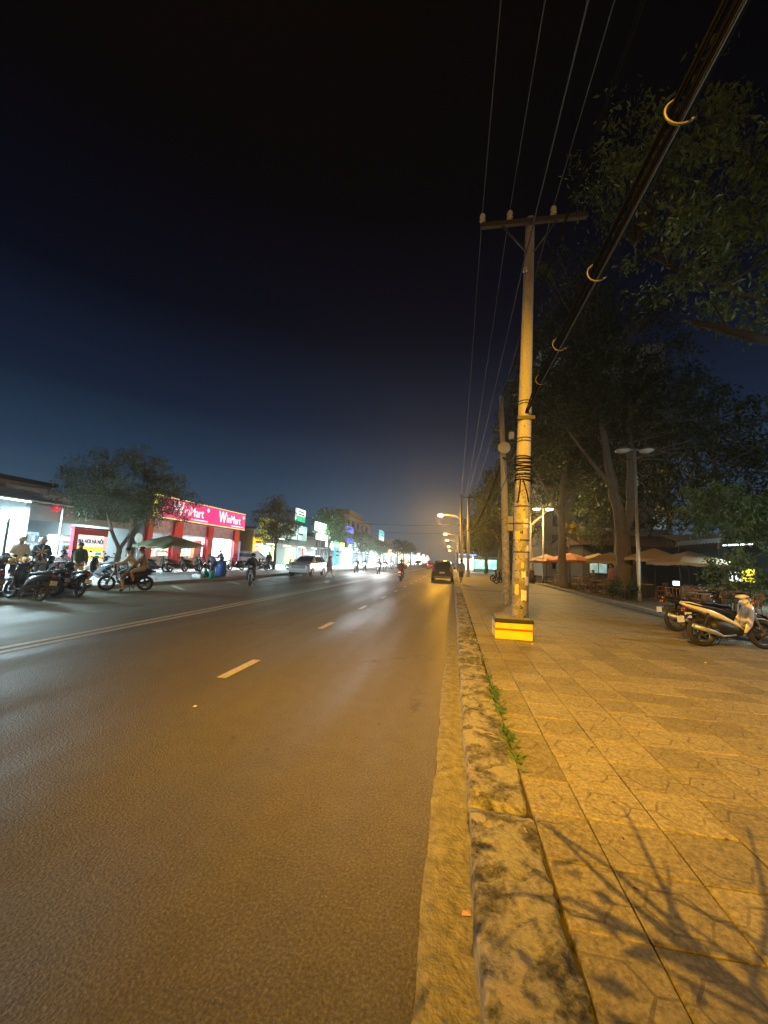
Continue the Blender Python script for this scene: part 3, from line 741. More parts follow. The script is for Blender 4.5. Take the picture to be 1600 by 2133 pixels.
def tree(label, base, trunk, lobes, nclus, per, leaf, size, seed, name='street_tree', rbase=.16, bark=BARK, group=None, droop=.5, crad=.6, asp=.38, limb=.45, twigs=True):
    """trunk: list of polylines [(x,y,z,r)..] relative to base; lobes: ellipsoids (x,y,z,rx,ry,rz) relative"""
    rng = random.Random(seed)
    root = thing(name, label, 'tree', base, 0, group)
    tb = MB()
    tips = []
    for pl in trunk:
        pts = [Vector(p[:3]) for p in pl]
        # resample with slight wobble
        P = []; Q = []
        for i in range(len(pts)-1):
            for k in range(4):
                t = k/4; q = pts[i].lerp(pts[i+1], t); w = pl[i][3]*.25
                P.append(q+Vector((rng.uniform(-w,w), rng.uniform(-w,w), 0))*(0 if i+k == 0 else 1)); Q.append(pl[i][3]*(1-t)+pl[i+1][3]*t)
        P.append(pts[-1]); Q.append(pl[-1][3])
        tb.tube(P, Q, 10)
        tips += [(P[i], Q[i]) for i in range(len(P)//2, len(P))]
    clus = []
    vol = [l[3]*l[4]*l[5] for l in lobes]; tot = sum(vol)
    for l, v in zip(lobes, vol):
        for _ in range(max(1, round(nclus*v/tot))):
            while True:
                d = Vector((rng.uniform(-1,1), rng.uniform(-1,1), rng.uniform(-1,1)))
                if .25 < d.length < 1: break
            clus.append((l[0]+d.x*l[3], l[1]+d.y*l[4], l[2]+d.z*l[5], crad*rng.uniform(.55,1.35)))
    if twigs:
        for c in clus:
            if rng.random() > limb: continue
            cv = Vector(c[:3]); tip, r = min(tips, key=lambda t: (t[0]-cv).length + (2.0 if t[0].z > cv.z+.3 else 0))
            mid = tip.lerp(cv, .5)+Vector((rng.uniform(-.2,.2), rng.uniform(-.2,.2), rng.uniform(.0,.35)))
            r0 = min(r*.7, .012+.012*(cv-tip).length)
            tb.tube([tip, mid, cv], [r0, r0*.6, .006], 5, cap=False)
    tb.build('trunk', bark, root)
    o = bpy.data.objects.new('crown', leaf_mesh('crown', leaf, clus, per, size, seed, droop, asp)); COL.objects.link(o); o.parent = root
    return root


def car(label, loc, rz, col, style='suv', tail=False, lit=False):
    root = thing('car', label, 'car', loc, rz)
    paint = mat('car_paint_%d_%d_%d' % tuple(int(v*999) for v in col), col, .28 if max(col) > .1 else .10, .35 if max(col) > .1 else 0.0, var=.06, scale=3, coat=1.0 if max(col) > .1 else .1, spec=.5 if max(col) > .1 else .15)
    if style == 'suv':
        ST = [(2.30,.36,.82,.86,.76,.66),(2.22,.27,.99,1.03,.86,.74),(1.90,.26,1.05,1.10,.90,.78),(1.20,.26,1.09,1.16,.91,.80),(.50,.26,1.05,1.58,.915,.64),(.10,.26,1.06,1.67,.915,.62),(-1.0,.26,1.07,1.69,.915,.62),(-1.75,.27,1.08,1.64,.90,.60),(-2.12,.30,1.08,1.48,.86,.56),(-2.30,.38,.98,1.03,.80,.66)]
        ws, we, wr = 3, 4, 8
    else:
        ST = [(2.28,.34,.66,.70,.70,.60),(2.18,.25,.80,.85,.82,.70),(1.85,.24,.93,.99,.87,.74),(1.30,.24,1.02,1.10,.88,.76),(.45,.24,1.04,1.62,.885,.66),(.0,.24,1.05,1.72,.885,.65),(-1.2,.24,1.05,1.74,.885,.65),(-1.85,.25,1.05,1.70,.88,.63),(-2.12,.28,1.03,1.62,.86,.60),(-2.30,.34,.96,1.02,.83,.76)]
        ws, we, wr = 3, 4, 8
    b = MB(); b.smooth = False; vs = []; fs = []; K = 12
    for (y, zs, zb, zr, wb, wr_) in ST:
        zm = (zs+zb)/2
        half = [(wb*.86, zs), (wb*.985, zs+.10), (wb*1.0, zm), (wb*.985, zb), (wr_, zr-.035 if zr-zb > .2 else zr-.01), (wr_*.55, zr)]
        vs += [(x, y, z) for x, z in half] + [(-x, y, z) for x, z in reversed(half)]
    for i in range(len(ST)-1):
        for j in range(K): a = i*K; fs.append((a+j, a+(j+1)%K, a+K+(j+1)%K, a+K+j))
    fs.append(tuple(range(K))); fs.append(tuple((len(ST)-1)*K+j for j in range(K-1,-1,-1)))
    b.add(vs, fs)
    o = b.build('body', paint, root)
    def q(p, inset=.08, off=.008, name='window', m=GLASS, itop=None):
        P = [Vector(v) for v in p]
        def bl(u, v): return P[0].lerp(P[1], u).lerp(P[3].lerp(P[2], u), v)
        A = [bl(inset, inset), bl(1-inset, inset), bl(1-inset, 1-inset), bl(inset, 1-inset)]
        n = (A[1]-A[0]).cross(A[3]-A[0]).normalized(); c = sum(A, Vector())/4
        if n.dot(c-Vector((0, c.y*.6, .9))) < 0: n = -n
        B = [a+n*off for a in A]; D = [a-n*.02 for a in A]
        k = MB(); k.add(B+D, [(0,1,2,3),(7,6,5,4),(0,4,5,1),(1,5,6,2),(2,6,7,3),(3,7,4,0)]); return k.build(name, m, root)
    def sp(i, j): return vs[i*K+j]
    q([sp(3,4), sp(3,7), sp(4,7), sp(4,4)], .05, .045, 'windscreen')
    q([sp(8,4), sp(8,7), sp(9,7), sp(9,4)], .08, .045, 'rear_window')
    for j3, j4 in ((3,4),(8,7)):
        for i, k2 in ((4,5),(5,6),(6,7),(7,8)):
            if i == 5:
                A, B_, C_, D_ = [Vector(sp(*t)) for t in ((5,j3),(6,j3),(6,j4),(5,j4))]
                m1, m2 = A.lerp(B_, .5), D_.lerp(C_, .5)
                q([A, m1, m2, D_], .07, .01, 'side_window'); q([m1, B_, C_, m2], .07, .01, 'side_window')
            else: q([sp(i,j3), sp(k2,j3), sp(k2,j4), sp(i,j4)], .10, .01, 'side_window')
    R_ = .34; gz = .10 if style == 'suv' else 0
    for x in (-.80,.80):
        for y in (1.42,-1.36):
            c = MB(); c.lathe([(R_,-.09),(R_+.0,.09),(R_-.03,.11),(R_-.10,.115),(R_-.10,-.115),(R_-.03,-.11),(R_,-.09)], n=20, axis='x')
            arch = MB(); arch.lathe([(R_+.05,-.05),(R_+.05,.10*1),(R_+.085,.10),(R_+.085,-.05)], n=20, axis='x')
            w = MB(); w.lathe([(.001,.06),(.06,.07),(.07,.05),(R_-.11,.07),(R_-.10,.09),(R_-.10,-.09)], n=20, axis='x')
            for k in range(5):
                a = k*2*math.pi/5; w.tube([(.075,.05*math.cos(a),.05*math.sin(a)),(.085,(R_-.11)*math.cos(a),(R_-.11)*math.sin(a))], .028, 5)
            sgn = 1 if x > 0 else -1
            wo_ = w.build('wheel', STEEL, root, (x*1.02, y, R_)); wo_.scale.x = sgn
            t = c.build('tyre', RUBBER, wo_)
            ao = arch.build('wheel_arch', BLACKP, root, (x, y, R_)); ao.scale.x = sgn
    sk_ = MB(); sk_.bbox(-.78,.78,2.20,2.33,.20,.275,.02); sk_.build('bumper_skirt', BLACKP, root)
    fb = MB(); fb.bbox(-.80,.80,2.18,2.36,.28,.48,.04); fb.build('front_bumper', paint if style == 'suv' else BLACKP, root)
    rb = MB(); rb.bbox(-.82,.82,-2.38,-2.20,.32,.56,.04); rb.build('rear_bumper', paint, root)
    cs = MB(); cs.bbox(-.70,.70,-2.405,-2.375,.36,.42,.01); cs.build('bumper_trim', CHROME, root)
    gr = MB(); gr.bbox(-.55,.55,2.25,2.345,.52+gz,.80+gz,.015)
    g0 = gr.build('grille', BLACKP, root)
    for k in range(4): s = MB(); s.bbox(-.50,.50,2.345,2.36,.57+gz+k*.055,.59+gz+k*.055,.004); s.build('grille_bar', CHROME, g0)
    for s_ in (-1,1):
        h = MB(); h.sphere((.68*s_,2.22,.80+gz), .17, 10, (1.0,.75,.5)); h.build('headlight', HEAD_ON if lit else HEAD_OFF, root)
        t = MB(); t.bbox(.70*s_-.10, .70*s_+.10, -2.31,-2.20, .82,1.22 if style != 'suv' else 1.0, .03); t.build('tail_light', TAIL_ON if tail else TAIL_OFF, root)
        m = MB(); m.sphere((1.02*s_,.85,1.10), .11, 8, (1,.6,.75)); m.tube([(.88*s_,.85,1.04),(1.0*s_,.85,1.08)], .025, 6); m.build('mirror', paint, root)
        r = MB(); r.tube([(.56*s_,.0,1.70),(.57*s_,-.1,1.745),(.57*s_,-1.5,1.745),(.56*s_,-1.6,1.68)], .018, 6); r.build('roof_rail', STEEL, root)
        f = MB(); f.sphere((.66*s_,2.33,.40), .055, 8, (1.2,.5,1)); f.build('fog_lamp', HEAD_OFF, root)
        for yy in (.15,-.95):
            d = MB(); d.bbox(.905*s_-.02,.905*s_+.02,yy-.10,yy+.10,.93,.965,.008); d.build('door_handle', CHROME, root)
    p = MB(); p.bbox(-.22,.22,-2.335,-2.305,.68,.80,.004); p.build('number_plate', PLATE, root)
    p = MB(); p.bbox(-.24,.24,2.35,2.375,.42,.53,.004); p.build('number_plate', PLATE, root)
    return root

def catenary(a, b, sag, n=24):
    a, b = Vector(a), Vector(b)
    return [a.lerp(b, i/n)-Vector((0,0,sag*4*(i/n)*(1-i/n))) for i in range(n+1)]

# ================================================================== main utility pole
PX, PY = 1.37, 8.75
pole = thing('utility_pole', 'tall round concrete utility pole standing in a yellow box on the pavement', 'utility pole', (PX, PY, .13))
b = MB(); b.tube([(0,0,.1),(.12,0,5.0),(.235,0,9.55)], [.178,.138,.098], 20); b.build('shaft', POLE, pole)
arm = MB(); arm.bbox(-.90,1.42,-.19,-.09,9.30,9.42,.008)
ao = arm.build('crossarm', DSTEEL, pole)
for x in (-.86,-.24,.72):
    i = MB(); i.lathe([(.02,9.40),(.02,9.46),(.06,9.47),(.075,9.50),(.05,9.53),(.06,9.56),(.072,9.60),(.05,9.66),(.02,9.69),(.001,9.695)], (x,-.14,0), 12); i.build('insulator', mat('porcelain', (.55,.55,.52), .25, var=.08), ao)
for x in (-.42,.78):
    br = MB(); br.tube([(x,-.15,9.31),(.22+(.08 if x > 0 else -.08),-.10,8.62)], .022, 6); br.build('arm_brace', DSTEEL, ao)
i = MB(); i.lathe([(.02,-.05),(.05,-.04),(.055,.0),(.04,.02),(.05,.05),(.02,.07)], (.10,-.12,8.15), 10); i.build('side_insulator', mat('porcelain', (.55,.55,.52)), pole)
bw = MB(); random.seed(2)
for k in range(13):
    z = 3.25+k*.045+random.uniform(-.012,.012); cx = .085; r = .158+random.uniform(0,.015); t1, t2 = random.uniform(-.03,.03), random.uniform(-.03,.03)
    bw.tube([(cx+r*math.cos(a), r*math.sin(a), z+t1*math.cos(a)+t2*math.sin(a)) for a in [2*math.pi*q/16 for q in range(17)]], random.uniform(.008,.015), 5)
bw.tube([(.0,-.165,3.30),(-.02,-.19,3.05),(-.06,-.175,2.78)], .014, 5); bw.tube([(.05,-.17,3.30),(.13,-.18,3.0),(.17,-.16,2.80)], .014, 5)
bw.build('cable_wrap', CABLE, pole)
for z in (2.35,2.0,1.75,2.72,4.15,4.22,5.0,5.06):
    bd = MB(); r0 = .178-.04*z/5; bd.lathe([(r0+.003,-.015),(r0+.006,-.010),(r0+.006,.010),(r0+.003,.015)], (.024*z,0,z), 18); bd.build('steel_band', DSTEEL, pole)
rn = random.Random(5)
for q in range(12):
    z = .75+q*.17+rn.uniform(-.04,.04); a0 = R(-90)+rn.uniform(-.9,.75); w_ = rn.uniform(.35,.8); h_ = rn.uniform(.10,.22); rr_ = .178-.008*z+.0035
    nt_ = MB(); vs_ = []
    for i_ in range(6):
        a_ = a0+w_*(i_/5-.5); vs_ += [(.024*z+rr_*math.cos(a_), rr_*math.sin(a_), z+rn.uniform(-.012,.012)), (.024*z+rr_*math.cos(a_), rr_*math.sin(a_), z+h_+rn.uniform(-.018,.018))]
    nt_.add(vs_, [(2*i_,2*i_+2,2*i_+3,2*i_+1) for i_ in range(5)])
    nt_.build('paper_notice', mat(*(('notice_white', (.72,.71,.66), .8), ('notice_yellow', (.62,.52,.20), .8), ('notice_grey', (.42,.42,.40), .8))[q % 3], var=.45, scale=26), pole)
br = MB(); br.box(-.06,.30,-.16,-.12,4.62,4.70); br.build('cable_bracket', DSTEEL, pole)

# yellow box round the pole foot
bx = thing('pole_foot_box', 'yellow concrete box with red stripe and dark rim around pole foot', 'box', (1.215,8.72,.132))
YEL = mat('yellow_enamel', (.76,.66,.015), .55, var=.28, scale=7, bump=.15)
k = MB(); k.bbox(-.355,.355,-.355,.355,0,.325,.012); k.build('base', YEL, bx)
k = MB(); k.box(-.358,.358,-.358,.358,.175,.215); k.build('stripe', mat('stripe_red', (.62,.10,.02), .5, var=.25, scale=14), bx)
k = MB(); k.bbox(-.375,.375,-.375,.375,.327,.40,.012); k.build('rim', mat('rim_blue', (.025,.028,.06), .5, var=.3, scale=14), bx)
k = MB(); k.box(-.34,.34,-.34,.34,.398,.404); k.build('filling', CONC, bx)

# second, thinner pole
p2 = thing('utility_pole', 'slimmer grey pole just behind the main pole with boxes and round disc', 'utility pole', (2.02,15.7,.13))
b = MB(); b.tube([(0,0,0),(-.12,0,4.5),(-.27,0,8.2)], [.15,.12,.085], 14); b.build('shaft', POLE, p2)
k = MB(); k.lathe([(.001,-.03),(.22,-.03),(.24,-.01),(.24,.02),(.20,.05),(.05,.07),(.001,.07)], (-.16,-.22,6.0), 20, 'y'); k.build('round_disc', mat('disc_grey', (.5,.5,.5), .5, var=.15), p2)
k = MB(); k.lathe([(.10,-.08),(.13,0),(.10,.08)], (.05,-.2,5.62), 14, 'y'); k.build('coil', CABLE_G, p2)
k = MB(); k.bbox(.02,.20,-.30,-.14,6.35,6.62,.02); k.build('closure_box', mat('closure_white', (.55,.55,.54), .5, var=.1), p2)
for z in (2.75,3.05): 
    k = MB(); k.bbox(-.02,.18,-.30,-.14,z,z+.26,.015); k.build('meter_box', mat('meter_grey', (.42,.42,.40), .5, var=.15), p2)
# far poles
fps = []
for n_, (x, y, h, lab) in enumerate(((1.62,43.9,9.0,'distant concrete pole, right one of the pair beyond the parked black car'),(.98,43.2,8.8,'distant leaning pole, left one of the pair beyond the parked black car'),(1.6,78,9,'far utility pole past the pair of poles'),(1.6,112,9,'farthest utility pole along the right pavement'))):
    fp = thing('utility_pole', lab, 'utility pole', (x,y,.13), 0, 'poles along the right pavement')
    b = MB(); ln = -.30 if n_ == 1 else -.1
    b.tube([(0,0,0),(ln,0,h)], [.19,.11], 10); b.build('shaft', POLE, fp)
    if n_ != 1:
        k = MB(); k.bbox(-.9,1.3,-.16,-.06,h-.4,h-.28,.01); k.build('crossarm', DSTEEL, fp)
    fps.append(fp)
# overhead lines
WZ = 9.78
def wire(label, pts, r=.011, m=CABLE_G):
    w = MB(); w.tube(pts, r, 5, cap=False); return tag(w.build('power_line', m), label, 'power line', 'power lines along the road')
for x, xb, lab in ((.50,.72,'outermost power line left of the pole, over the first insulator'),(1.12,1.25,'power line over the middle insulator of the crossarm'),(2.09,2.05,'power line over the insulator on the right half of the crossarm')):
    wire(lab, catenary((x,-34,WZ),(x,8.6,9.80),.5)+catenary((x,8.6,9.80),(xb,43.8,9.2),.6)[1:]+catenary((xb,43.8,9.2),(xb,78,9.2),.6)[1:])
wire('power line on the small insulator at the left side of the pole', catenary((1.47,-34,8.6),(1.40,8.62,8.28),.35)+catenary((1.40,8.62,8.28),(1.0,43.2,7.8),.7)[1:], .013)
wire('dark power line sloping behind the pole towards the thinner pole', catenary((2.6,-34,8.3),(1.75,15.6,8.1),.4)+catenary((1.75,15.6,8.1),(1.6,43.9,7.0),.6)[1:], .013, CABLE)
wire('upper service line right of the crossarm', catenary((3.0,-30,9.8),(1.8,15.6,8.3),.3), .010, CABLE)
# telephone cable bundle with hanger rings
cb = thing('cable_bundle', 'thick bundle of black telephone cables with tan hanger rings beside the pole', 'cables', (0,0,0))
random.seed(21)
for k in range(16):
    a, r = random.uniform(0,6.28), .072*math.sqrt(random.random()); ox, oz = r*math.cos(a)*1.1, r*math.sin(a)
    sg = random.uniform(.05,.2)
    pts = catenary((1.75+ox*1.2,-26,5.6+oz),(1.56+ox*.9,7.6,5.13+oz*.9),.35+sg*.3,30)+[Vector((1.50+ox*.4,8.5,4.92+oz*.5))]
    pts += catenary((1.50+ox*.4,8.5,4.92+oz*.5),(1.84+ox*.4,15.5,5.75+oz*.4),.35+sg,16)[1:]
    pts += catenary((1.84+ox*.4,15.5,5.75+oz*.4),(1.40+ox*.5,43.8,5.2+oz*.4),.9+sg,20)[1:]
    w = MB(); w.tube(pts, random.choice((.005,.007,.009,.012)), 5, cap=False)
    w.build('cable', random.choice((CABLE,CABLE,CABLE,CABLE,CABLE_G)), cb)
RINGM = mat('hanger_ring_tan', (.075,.07,.065), .5, var=.2)
def bz(y):
    t = (y+26)/33.6; return 1.75-.19*t, 5.6-.47*t-.37*4*t*(1-t)
for y in (2.85,4.55,6.15,7.45,-1.5,1.1):
    x, z = bz(y); g_ = MB(); rr = .108 if y < 7 else .10
    g_.tube([(x+rr*math.cos(a), y, z-.03+rr*math.sin(a)) for a in [R(100+q*15) for q in range(17)]], .0095, 6)
    g_.tube([(x+rr*math.cos(R(100)), y, z-.03+rr*math.sin(R(100))),(x,y,z+.11)], .010, 6)
    g_.build('hanger_ring', RINGM, cb)
for k, (a, c, sg) in enumerate((((1.45,8.6,4.6),(1.9,15.6,5.4),.9),((1.40,8.6,4.3),(1.05,43,5.0),1.6))):
    w = MB(); w.tube(catenary(a, c, sg), .012, 5); tag(w.build('drop_cable', CABLE_G), ('slack grey drop cable hanging between the main and thinner pole','slack grey drop cable running from main pole to the leaning far pole')[k], 'cable', 'drop cables')
for k, (x, y, z) in enumerate(((-9,41,5.6),(-12,58,6.2))):
    w = MB(); w.tube(catenary((1.0,43.2+k*16,5.7+k*.3),(-20,46+k*22,6.6+k*.5),.5), .03, 5); tag(w.build('service_cable', CABLE_G), ('nearer pale service cable crossing over the road beyond the black car','farther pale service cable crossing over the road')[k], 'cable', 'cables crossing the road')

# ================================================================== street lamps (sodium)
SOD = (1.0, .47, .03)
SODE = emit('sodium_lamp_glow', (1.0,.42,.05), 110)
def street_lamp(label, x, y, power, h=6.85, arm_=2.4, dirx=-1, spot=None, soft=.12, group='sodium street lamps on the right pavement', point=True, aim=None):
    t = thing('street_lamp', label, 'street lamp', (x,y,.13), 0, group)
    b = MB(); b.tube([(0,0,0),(0,0,h-1.2),(dirx*.15,0,h-.55),(dirx*.7,0,h-.12),(dirx*arm_*.9,0,h)], [.09,.065,.05,.045,.04], 10); b.build('post', STEEL, t)
    hd = MB(); hd.loft([(-.14,h+.02,.02,.02),(-.10,h+.04,.24,.07),(.10,h+.04,.24,.07),(.14,h+.02,.02,.02)], 10); ho = hd.build('lamp_head', STEEL, t, (dirx*arm_,0,0)); 
    lm = MB(); lm.sphere((0,0,h-.10), .26, 12, (1.2,.9,.6)); lm.build('lamp_glass', SODE, t, (dirx*arm_,0,0))  # oversized glass, the lamp's halo built into its shape
    if power: light('POINT' if not spot else 'SPOT', t, (dirx*arm_,0,h-.42), SOD, power, soft, rot=aim or (0,0,0), spot=spot, blend=.12)
    return t
near_lamp = street_lamp('sodium street lamp high above the viewer at the kerb', 1.0, -4.6, 15500, 8.1, 2.8, -1, spot=R(67), soft=.014)
near_lamp.rotation_euler.z = R(-34.8)
for o_ in near_lamp.children:
    if o_.type == 'LIGHT':   # the head is tilted forward along the pavement
        o_.data.spot_blend = 1.0; dl = Matrix.Rotation(R(34.8), 3, 'Z') @ Vector((2.2, 12.4, -7.6)); o_.rotation_euler = dl.to_track_quat('-Z', 'Y').to_euler()
fl_ = street_lamp('added unseen sodium lamp behind the viewer warming the left road', -13.8, -8.5, 6500, 8.2, 4.6, 1, spot=R(150), soft=.1)  # added lamp out of view, gives the left road its orange light
street_lamp('sodium street lamp farther back behind the viewer', 2.2, -24, 5000, 8.2, 2.4, -1, soft=.1)
street_lamp('nearest glowing sodium street lamp above the parked black car', .9, 45, 4200)
street_lamp('second glowing sodium street lamp along the road', .9, 73, 4200, h=6.7)
street_lamp('third glowing sodium street lamp along the road', .9, 92, 4000, h=6.6)
street_lamp('fourth glowing sodium street lamp along the road', .9, 128, 4000, h=6.6)
street_lamp('fifth and farthest glowing sodium street lamp', .9, 165, 2000, h=6.4)

# garden lamps
def park_lamp(label, x, y, h, lit):
    t = thing('garden_lamp', label, 'lamp post', (x,y,.20), 0, 'twin headed garden lamps')
    b = MB(); b.tube([(0,0,0),(0,0,.4),(0,0,h)], [.10,.075,.06], 12); b.tube([(-.45,0,h-.02),(.45,0,h-.02)], .03, 8); b.build('post', STEEL, t)
    for s in (-1,1):
        c = MB(); c.lathe([(.03,h+.10),(.18,h+.06),(.33,h-.02),(.34,h-.05)], (s*.52,0,0), 16); c.build('lamp_shade', STEEL if not lit else WHITEP, t)
        g_ = MB(); g_.lathe([(.32,h-.05),(.27,h-.13),(.12,h-.18),(.001,h-.19)], (s*.52,0,0), 16); g_.build('lamp_glass', emit('warm_garden_lamp', (1.0,.80,.38), 9) if lit else HEAD_OFF, t)
        if lit: light('POINT', t, (s*.52,0,h-.35), (1,.62,.20), 1150, .1)
    return t
park_lamp('unlit grey twin headed garden lamp post among the cafe chairs', 8.35, 19.9, 7.1, False)
pl_ = park_lamp('cool lit twin headed garden lamp out past the right edge', 11.6, 8.6, 5.2, False)
for s_ in (-1,1): light('POINT', pl_, (s_*.52,0,4.85), (.85,1.0,.92), 520, .12)
for c_ in pl_.children:
    if c_.name.startswith('lamp_glass'): c_.data.materials[0] = emit('cool_garden_lamp', (.85,1,.95), 12)
park_lamp('lit warm twin headed garden lamp post between the tree trunks', 7.55, 35.6, 6.4, True)

# ================================================================== trees on the right
tree('tall tree whose straight trunk stands beside the lit garden lamp', (7.85,30.5,.2), [[(0,0,-.1,.36),(-.05,0,2.5,.27),(-.1,.1,6,.22),(.2,0,9,.15),(.4,.2,12,.07)],[(-.1,.1,5.0,.16),(-1.6,-.6,7.5,.09),(-3,-1,10,.04)],[(-.05,0,6.5,.14),(1.6,.5,9,.08)]],
     [(-.5,0,12.5,4.4,4,4.2),(-2.9,-1,9.8,2.4,2.4,2.6),(1.5,0,8.6,2.5,2.5,2.2)], 420, 42, LEAF_DARK, .26, 31, 'garden_tree', bark=BARK2, group='garden trees', crad=.75)
tree('large forked tree with thick trunk behind the grey lamp post', (9.75,25,.2), [[(0,0,-.1,.56),(-.05,0,1.6,.43),(-.12,0,3.6,.38)],[(-.1,0,3.4,.32),(-.55,0,6.5,.25),(-.9,.2,10,.17),(-1.1,.4,13.5,.07)],[(-.1,0,3.3,.30),(.42,0,4.6,.24),(.55,.1,8,.20),(.7,.3,12,.09)],[(-.5,0,6.2,.14),(-2.2,-.5,8.2,.08),(-3.6,-1,10,.03)]],
     [(-.8,.3,14.0,5.2,4.4,4.6),(-3.8,-1,12,2.8,2.8,3.6),(2.5,0,10.5,3.6,3,3.0),(-3.6,-3,17,2.4,2.6,2.2)], 560, 42, LEAF_DARK, .26, 32, 'garden_tree', bark=BARK, group='garden trees', crad=.8)
tree('tree with orange lit trunk showing right beside the concrete pole', (6.95,38.5,.2), [[(0,0,-.1,.42),(-.1,0,3,.32),(-.1,0,5.6,.26),(-.4,0,9,.14)],[(-.1,0,5.0,.15),(1.5,.3,6.4,.08)],[(-.1,0,5.2,.16),(-1.5,0,7.5,.08)]],
     [(-.5,0,9.2,3.8,3.6,3.4),(-2.6,-.5,7.5,2.2,2.4,2)], 260, 42, LEAF_DARK, .27, 33, 'garden_tree', bark=BARK2, group='garden trees', crad=.75)
tree('near tree at the right edge whose bare branch and lit leaves hang high', (9.6,9.8,.2), [[(0,0,-.1,.42),(-.1,0,3,.34),(-.2,0,6.0,.27),(0,0,9.5,.15)],[(-.15,0,5.6,.16),(-1.8,-.4,6.5,.12),(-3.2,-.7,6.4,.10),(-4.6,-.75,6.85,.055)],[(-.2,0,6.4,.14),(-2.2,.5,8.0,.09),(-4.2,.3,8.9,.05),(-5.2,.3,9.6,.02)],[(0,0,7.5,.14),(-1.5,-1.5,9.5,.07)]],
     [(-4.4,-.2,8.9,1.5,1.6,1.0),(-2.6,0,8.6,1.8,1.6,1.3),(-3.4,.4,10.8,2.4,2.2,1.8),(-.4,0,10.5,3.2,2.6,2.2),(-4.0,1.5,13.2,2.4,2.4,1.6)], 300, 46, LEAF_MID, .17, 34, 'garden_tree', bark=mat('bark_dark', (.028,.025,.022), .9, var=.5, scale=9, bump=.8, bscale=22), group='garden trees', crad=.5)
tree('small green tree with long leaves at the right edge behind the white motorbike', (12.4,17.4,.2), [[(0,0,-.1,.36),(-.05,0,1.4,.30),(-.1,0,2.6,.24),(-.4,0,3.8,.12)],[(-.1,0,2.3,.14),(-1.8,-.3,3.4,.08),(-3.0,-.4,4.1,.03)]],
     [(-2.6,-.3,4.2,1.1,1.2,.8),(-1.4,-.2,3.5,1.5,1.4,.9),(.3,0,4.0,1.6,1.5,1.2),(-.6,-.6,2.9,1.0,1.0,.6)], 130, 60, LEAF_MID, .26, 35, 'garden_tree', bark=BARK2, group='garden trees', droop=.75, crad=.42, asp=.20)
tree('bushy shrub under the small right hand tree', (9.7,15.9,.2), [[(0,0,-.05,.06),(.05,0,.9,.04),(0,0,1.6,.02)]], [(0,0,1.6,.95,.8,.75),(.3,.2,.9,.8,.8,.5)], 46, 40, LEAF_MID, .15, 36, 'shrub', crad=.32, group='garden shrubs')
tree('low shrub at the foot of the forked tree beside the lamp post', (8.1,20.8,.2), [[(0,0,-.05,.05),(0,0,.5,.03),(0,0,.9,.015)]], [(0,0,.55,.9,1.1,.42)], 40, 40, LEAF_DARK, .13, 37, 'shrub', crad=.25, group='garden shrubs')
random.seed(6)
for k, (x, y, h, lab) in enumerate(((5.6,47,12,'dark tree overhanging the pavement beyond the orange lit trunk'),(6.2,56,13,'dark tree second beyond the orange lit trunk'),(5.2,66,11,'dark tree far along the right pavement'),(5.6,80,11,'dark far tree beside the glowing sodium lamps'),(13.5,36,15,'dark broad tree rising behind the cafe parasols'),(16,27,14,'dark broad tree rising behind the forked tree'),(4.7,100,8,'small dark tree at the far end of the right pavement'))):
    tree(lab, (x,y,.2), [[(0,0,-.1,.34),(.1,0,h*.3,.25),(-.2,0,h*.6,.14),(0,0,h*.85,.05)],[(0,0,h*.3,.15),(-1.6,0,h*.5,.06)]],
         [(-.4,0,h*.66,3.4,3.4,h*.3),(-2.0,0,h*.42,2.0,2.4,h*.2),(1.8,0,h*.5,2.2,2.4,h*.2)], 200, 34, LEAF_DARK, .34, 60+k, 'garden_tree', bark=BARK, group='garden trees', crad=.9)
# low sapling, yellow lamp light put into its leaf colour
tree('sprig of yellow lit leaves on a thin sapling near the garden lamp', (9.0,33.2,.2), [[(0,0,0,.05),(-.1,0,2.2,.035),(.1,0,4.3,.015)]], [(.15,0,4.6,.55,.5,.35)], 12, 36, make_leaf('leaf_yellow_lit', (.16,.14,.03),(.34,.28,.06)), .22, 38, 'sapling', crad=.3)
# the small tree behind the viewer whose twigs shade the near pavement
tw = [[(0,0,-.1,.08),(-.1,.1,1.6,.06),(-.3,.2,3.0,.045),(-.7,.4,3.7,.03)],[(-.7,.4,3.6,.026),(-1.1,.8,3.85,.018),(-1.35,1.1,3.9,.012)]]
rt_ = random.Random(77)
for q in range(26):
    a0 = Vector((-1.1,.85,3.85)).lerp(Vector((-1.45,1.15,3.85)), rt_.random()); d_ = Vector((rt_.uniform(-.6,.45), rt_.uniform(-.1,.8), rt_.uniform(-.5,.15)))
    k1 = a0+d_*.35+Vector((rt_.uniform(-.06,.06),rt_.uniform(-.06,.06),.03)); k2 = a0+d_*.75+Vector((rt_.uniform(-.1,.1),rt_.uniform(-.1,.1),0))
    tw.append([(*a0,.008),(*k1,.006),(*k2,.003)])
tree('slender bare street tree behind the viewer under the street lamp', (1.27,-1.72,.13), tw, [(-1.5,1.25,3.75,.4,.35,.2)], 9, 5, LEAF_MID, .07, 39, 'street_tree', crad=.15, limb=0)

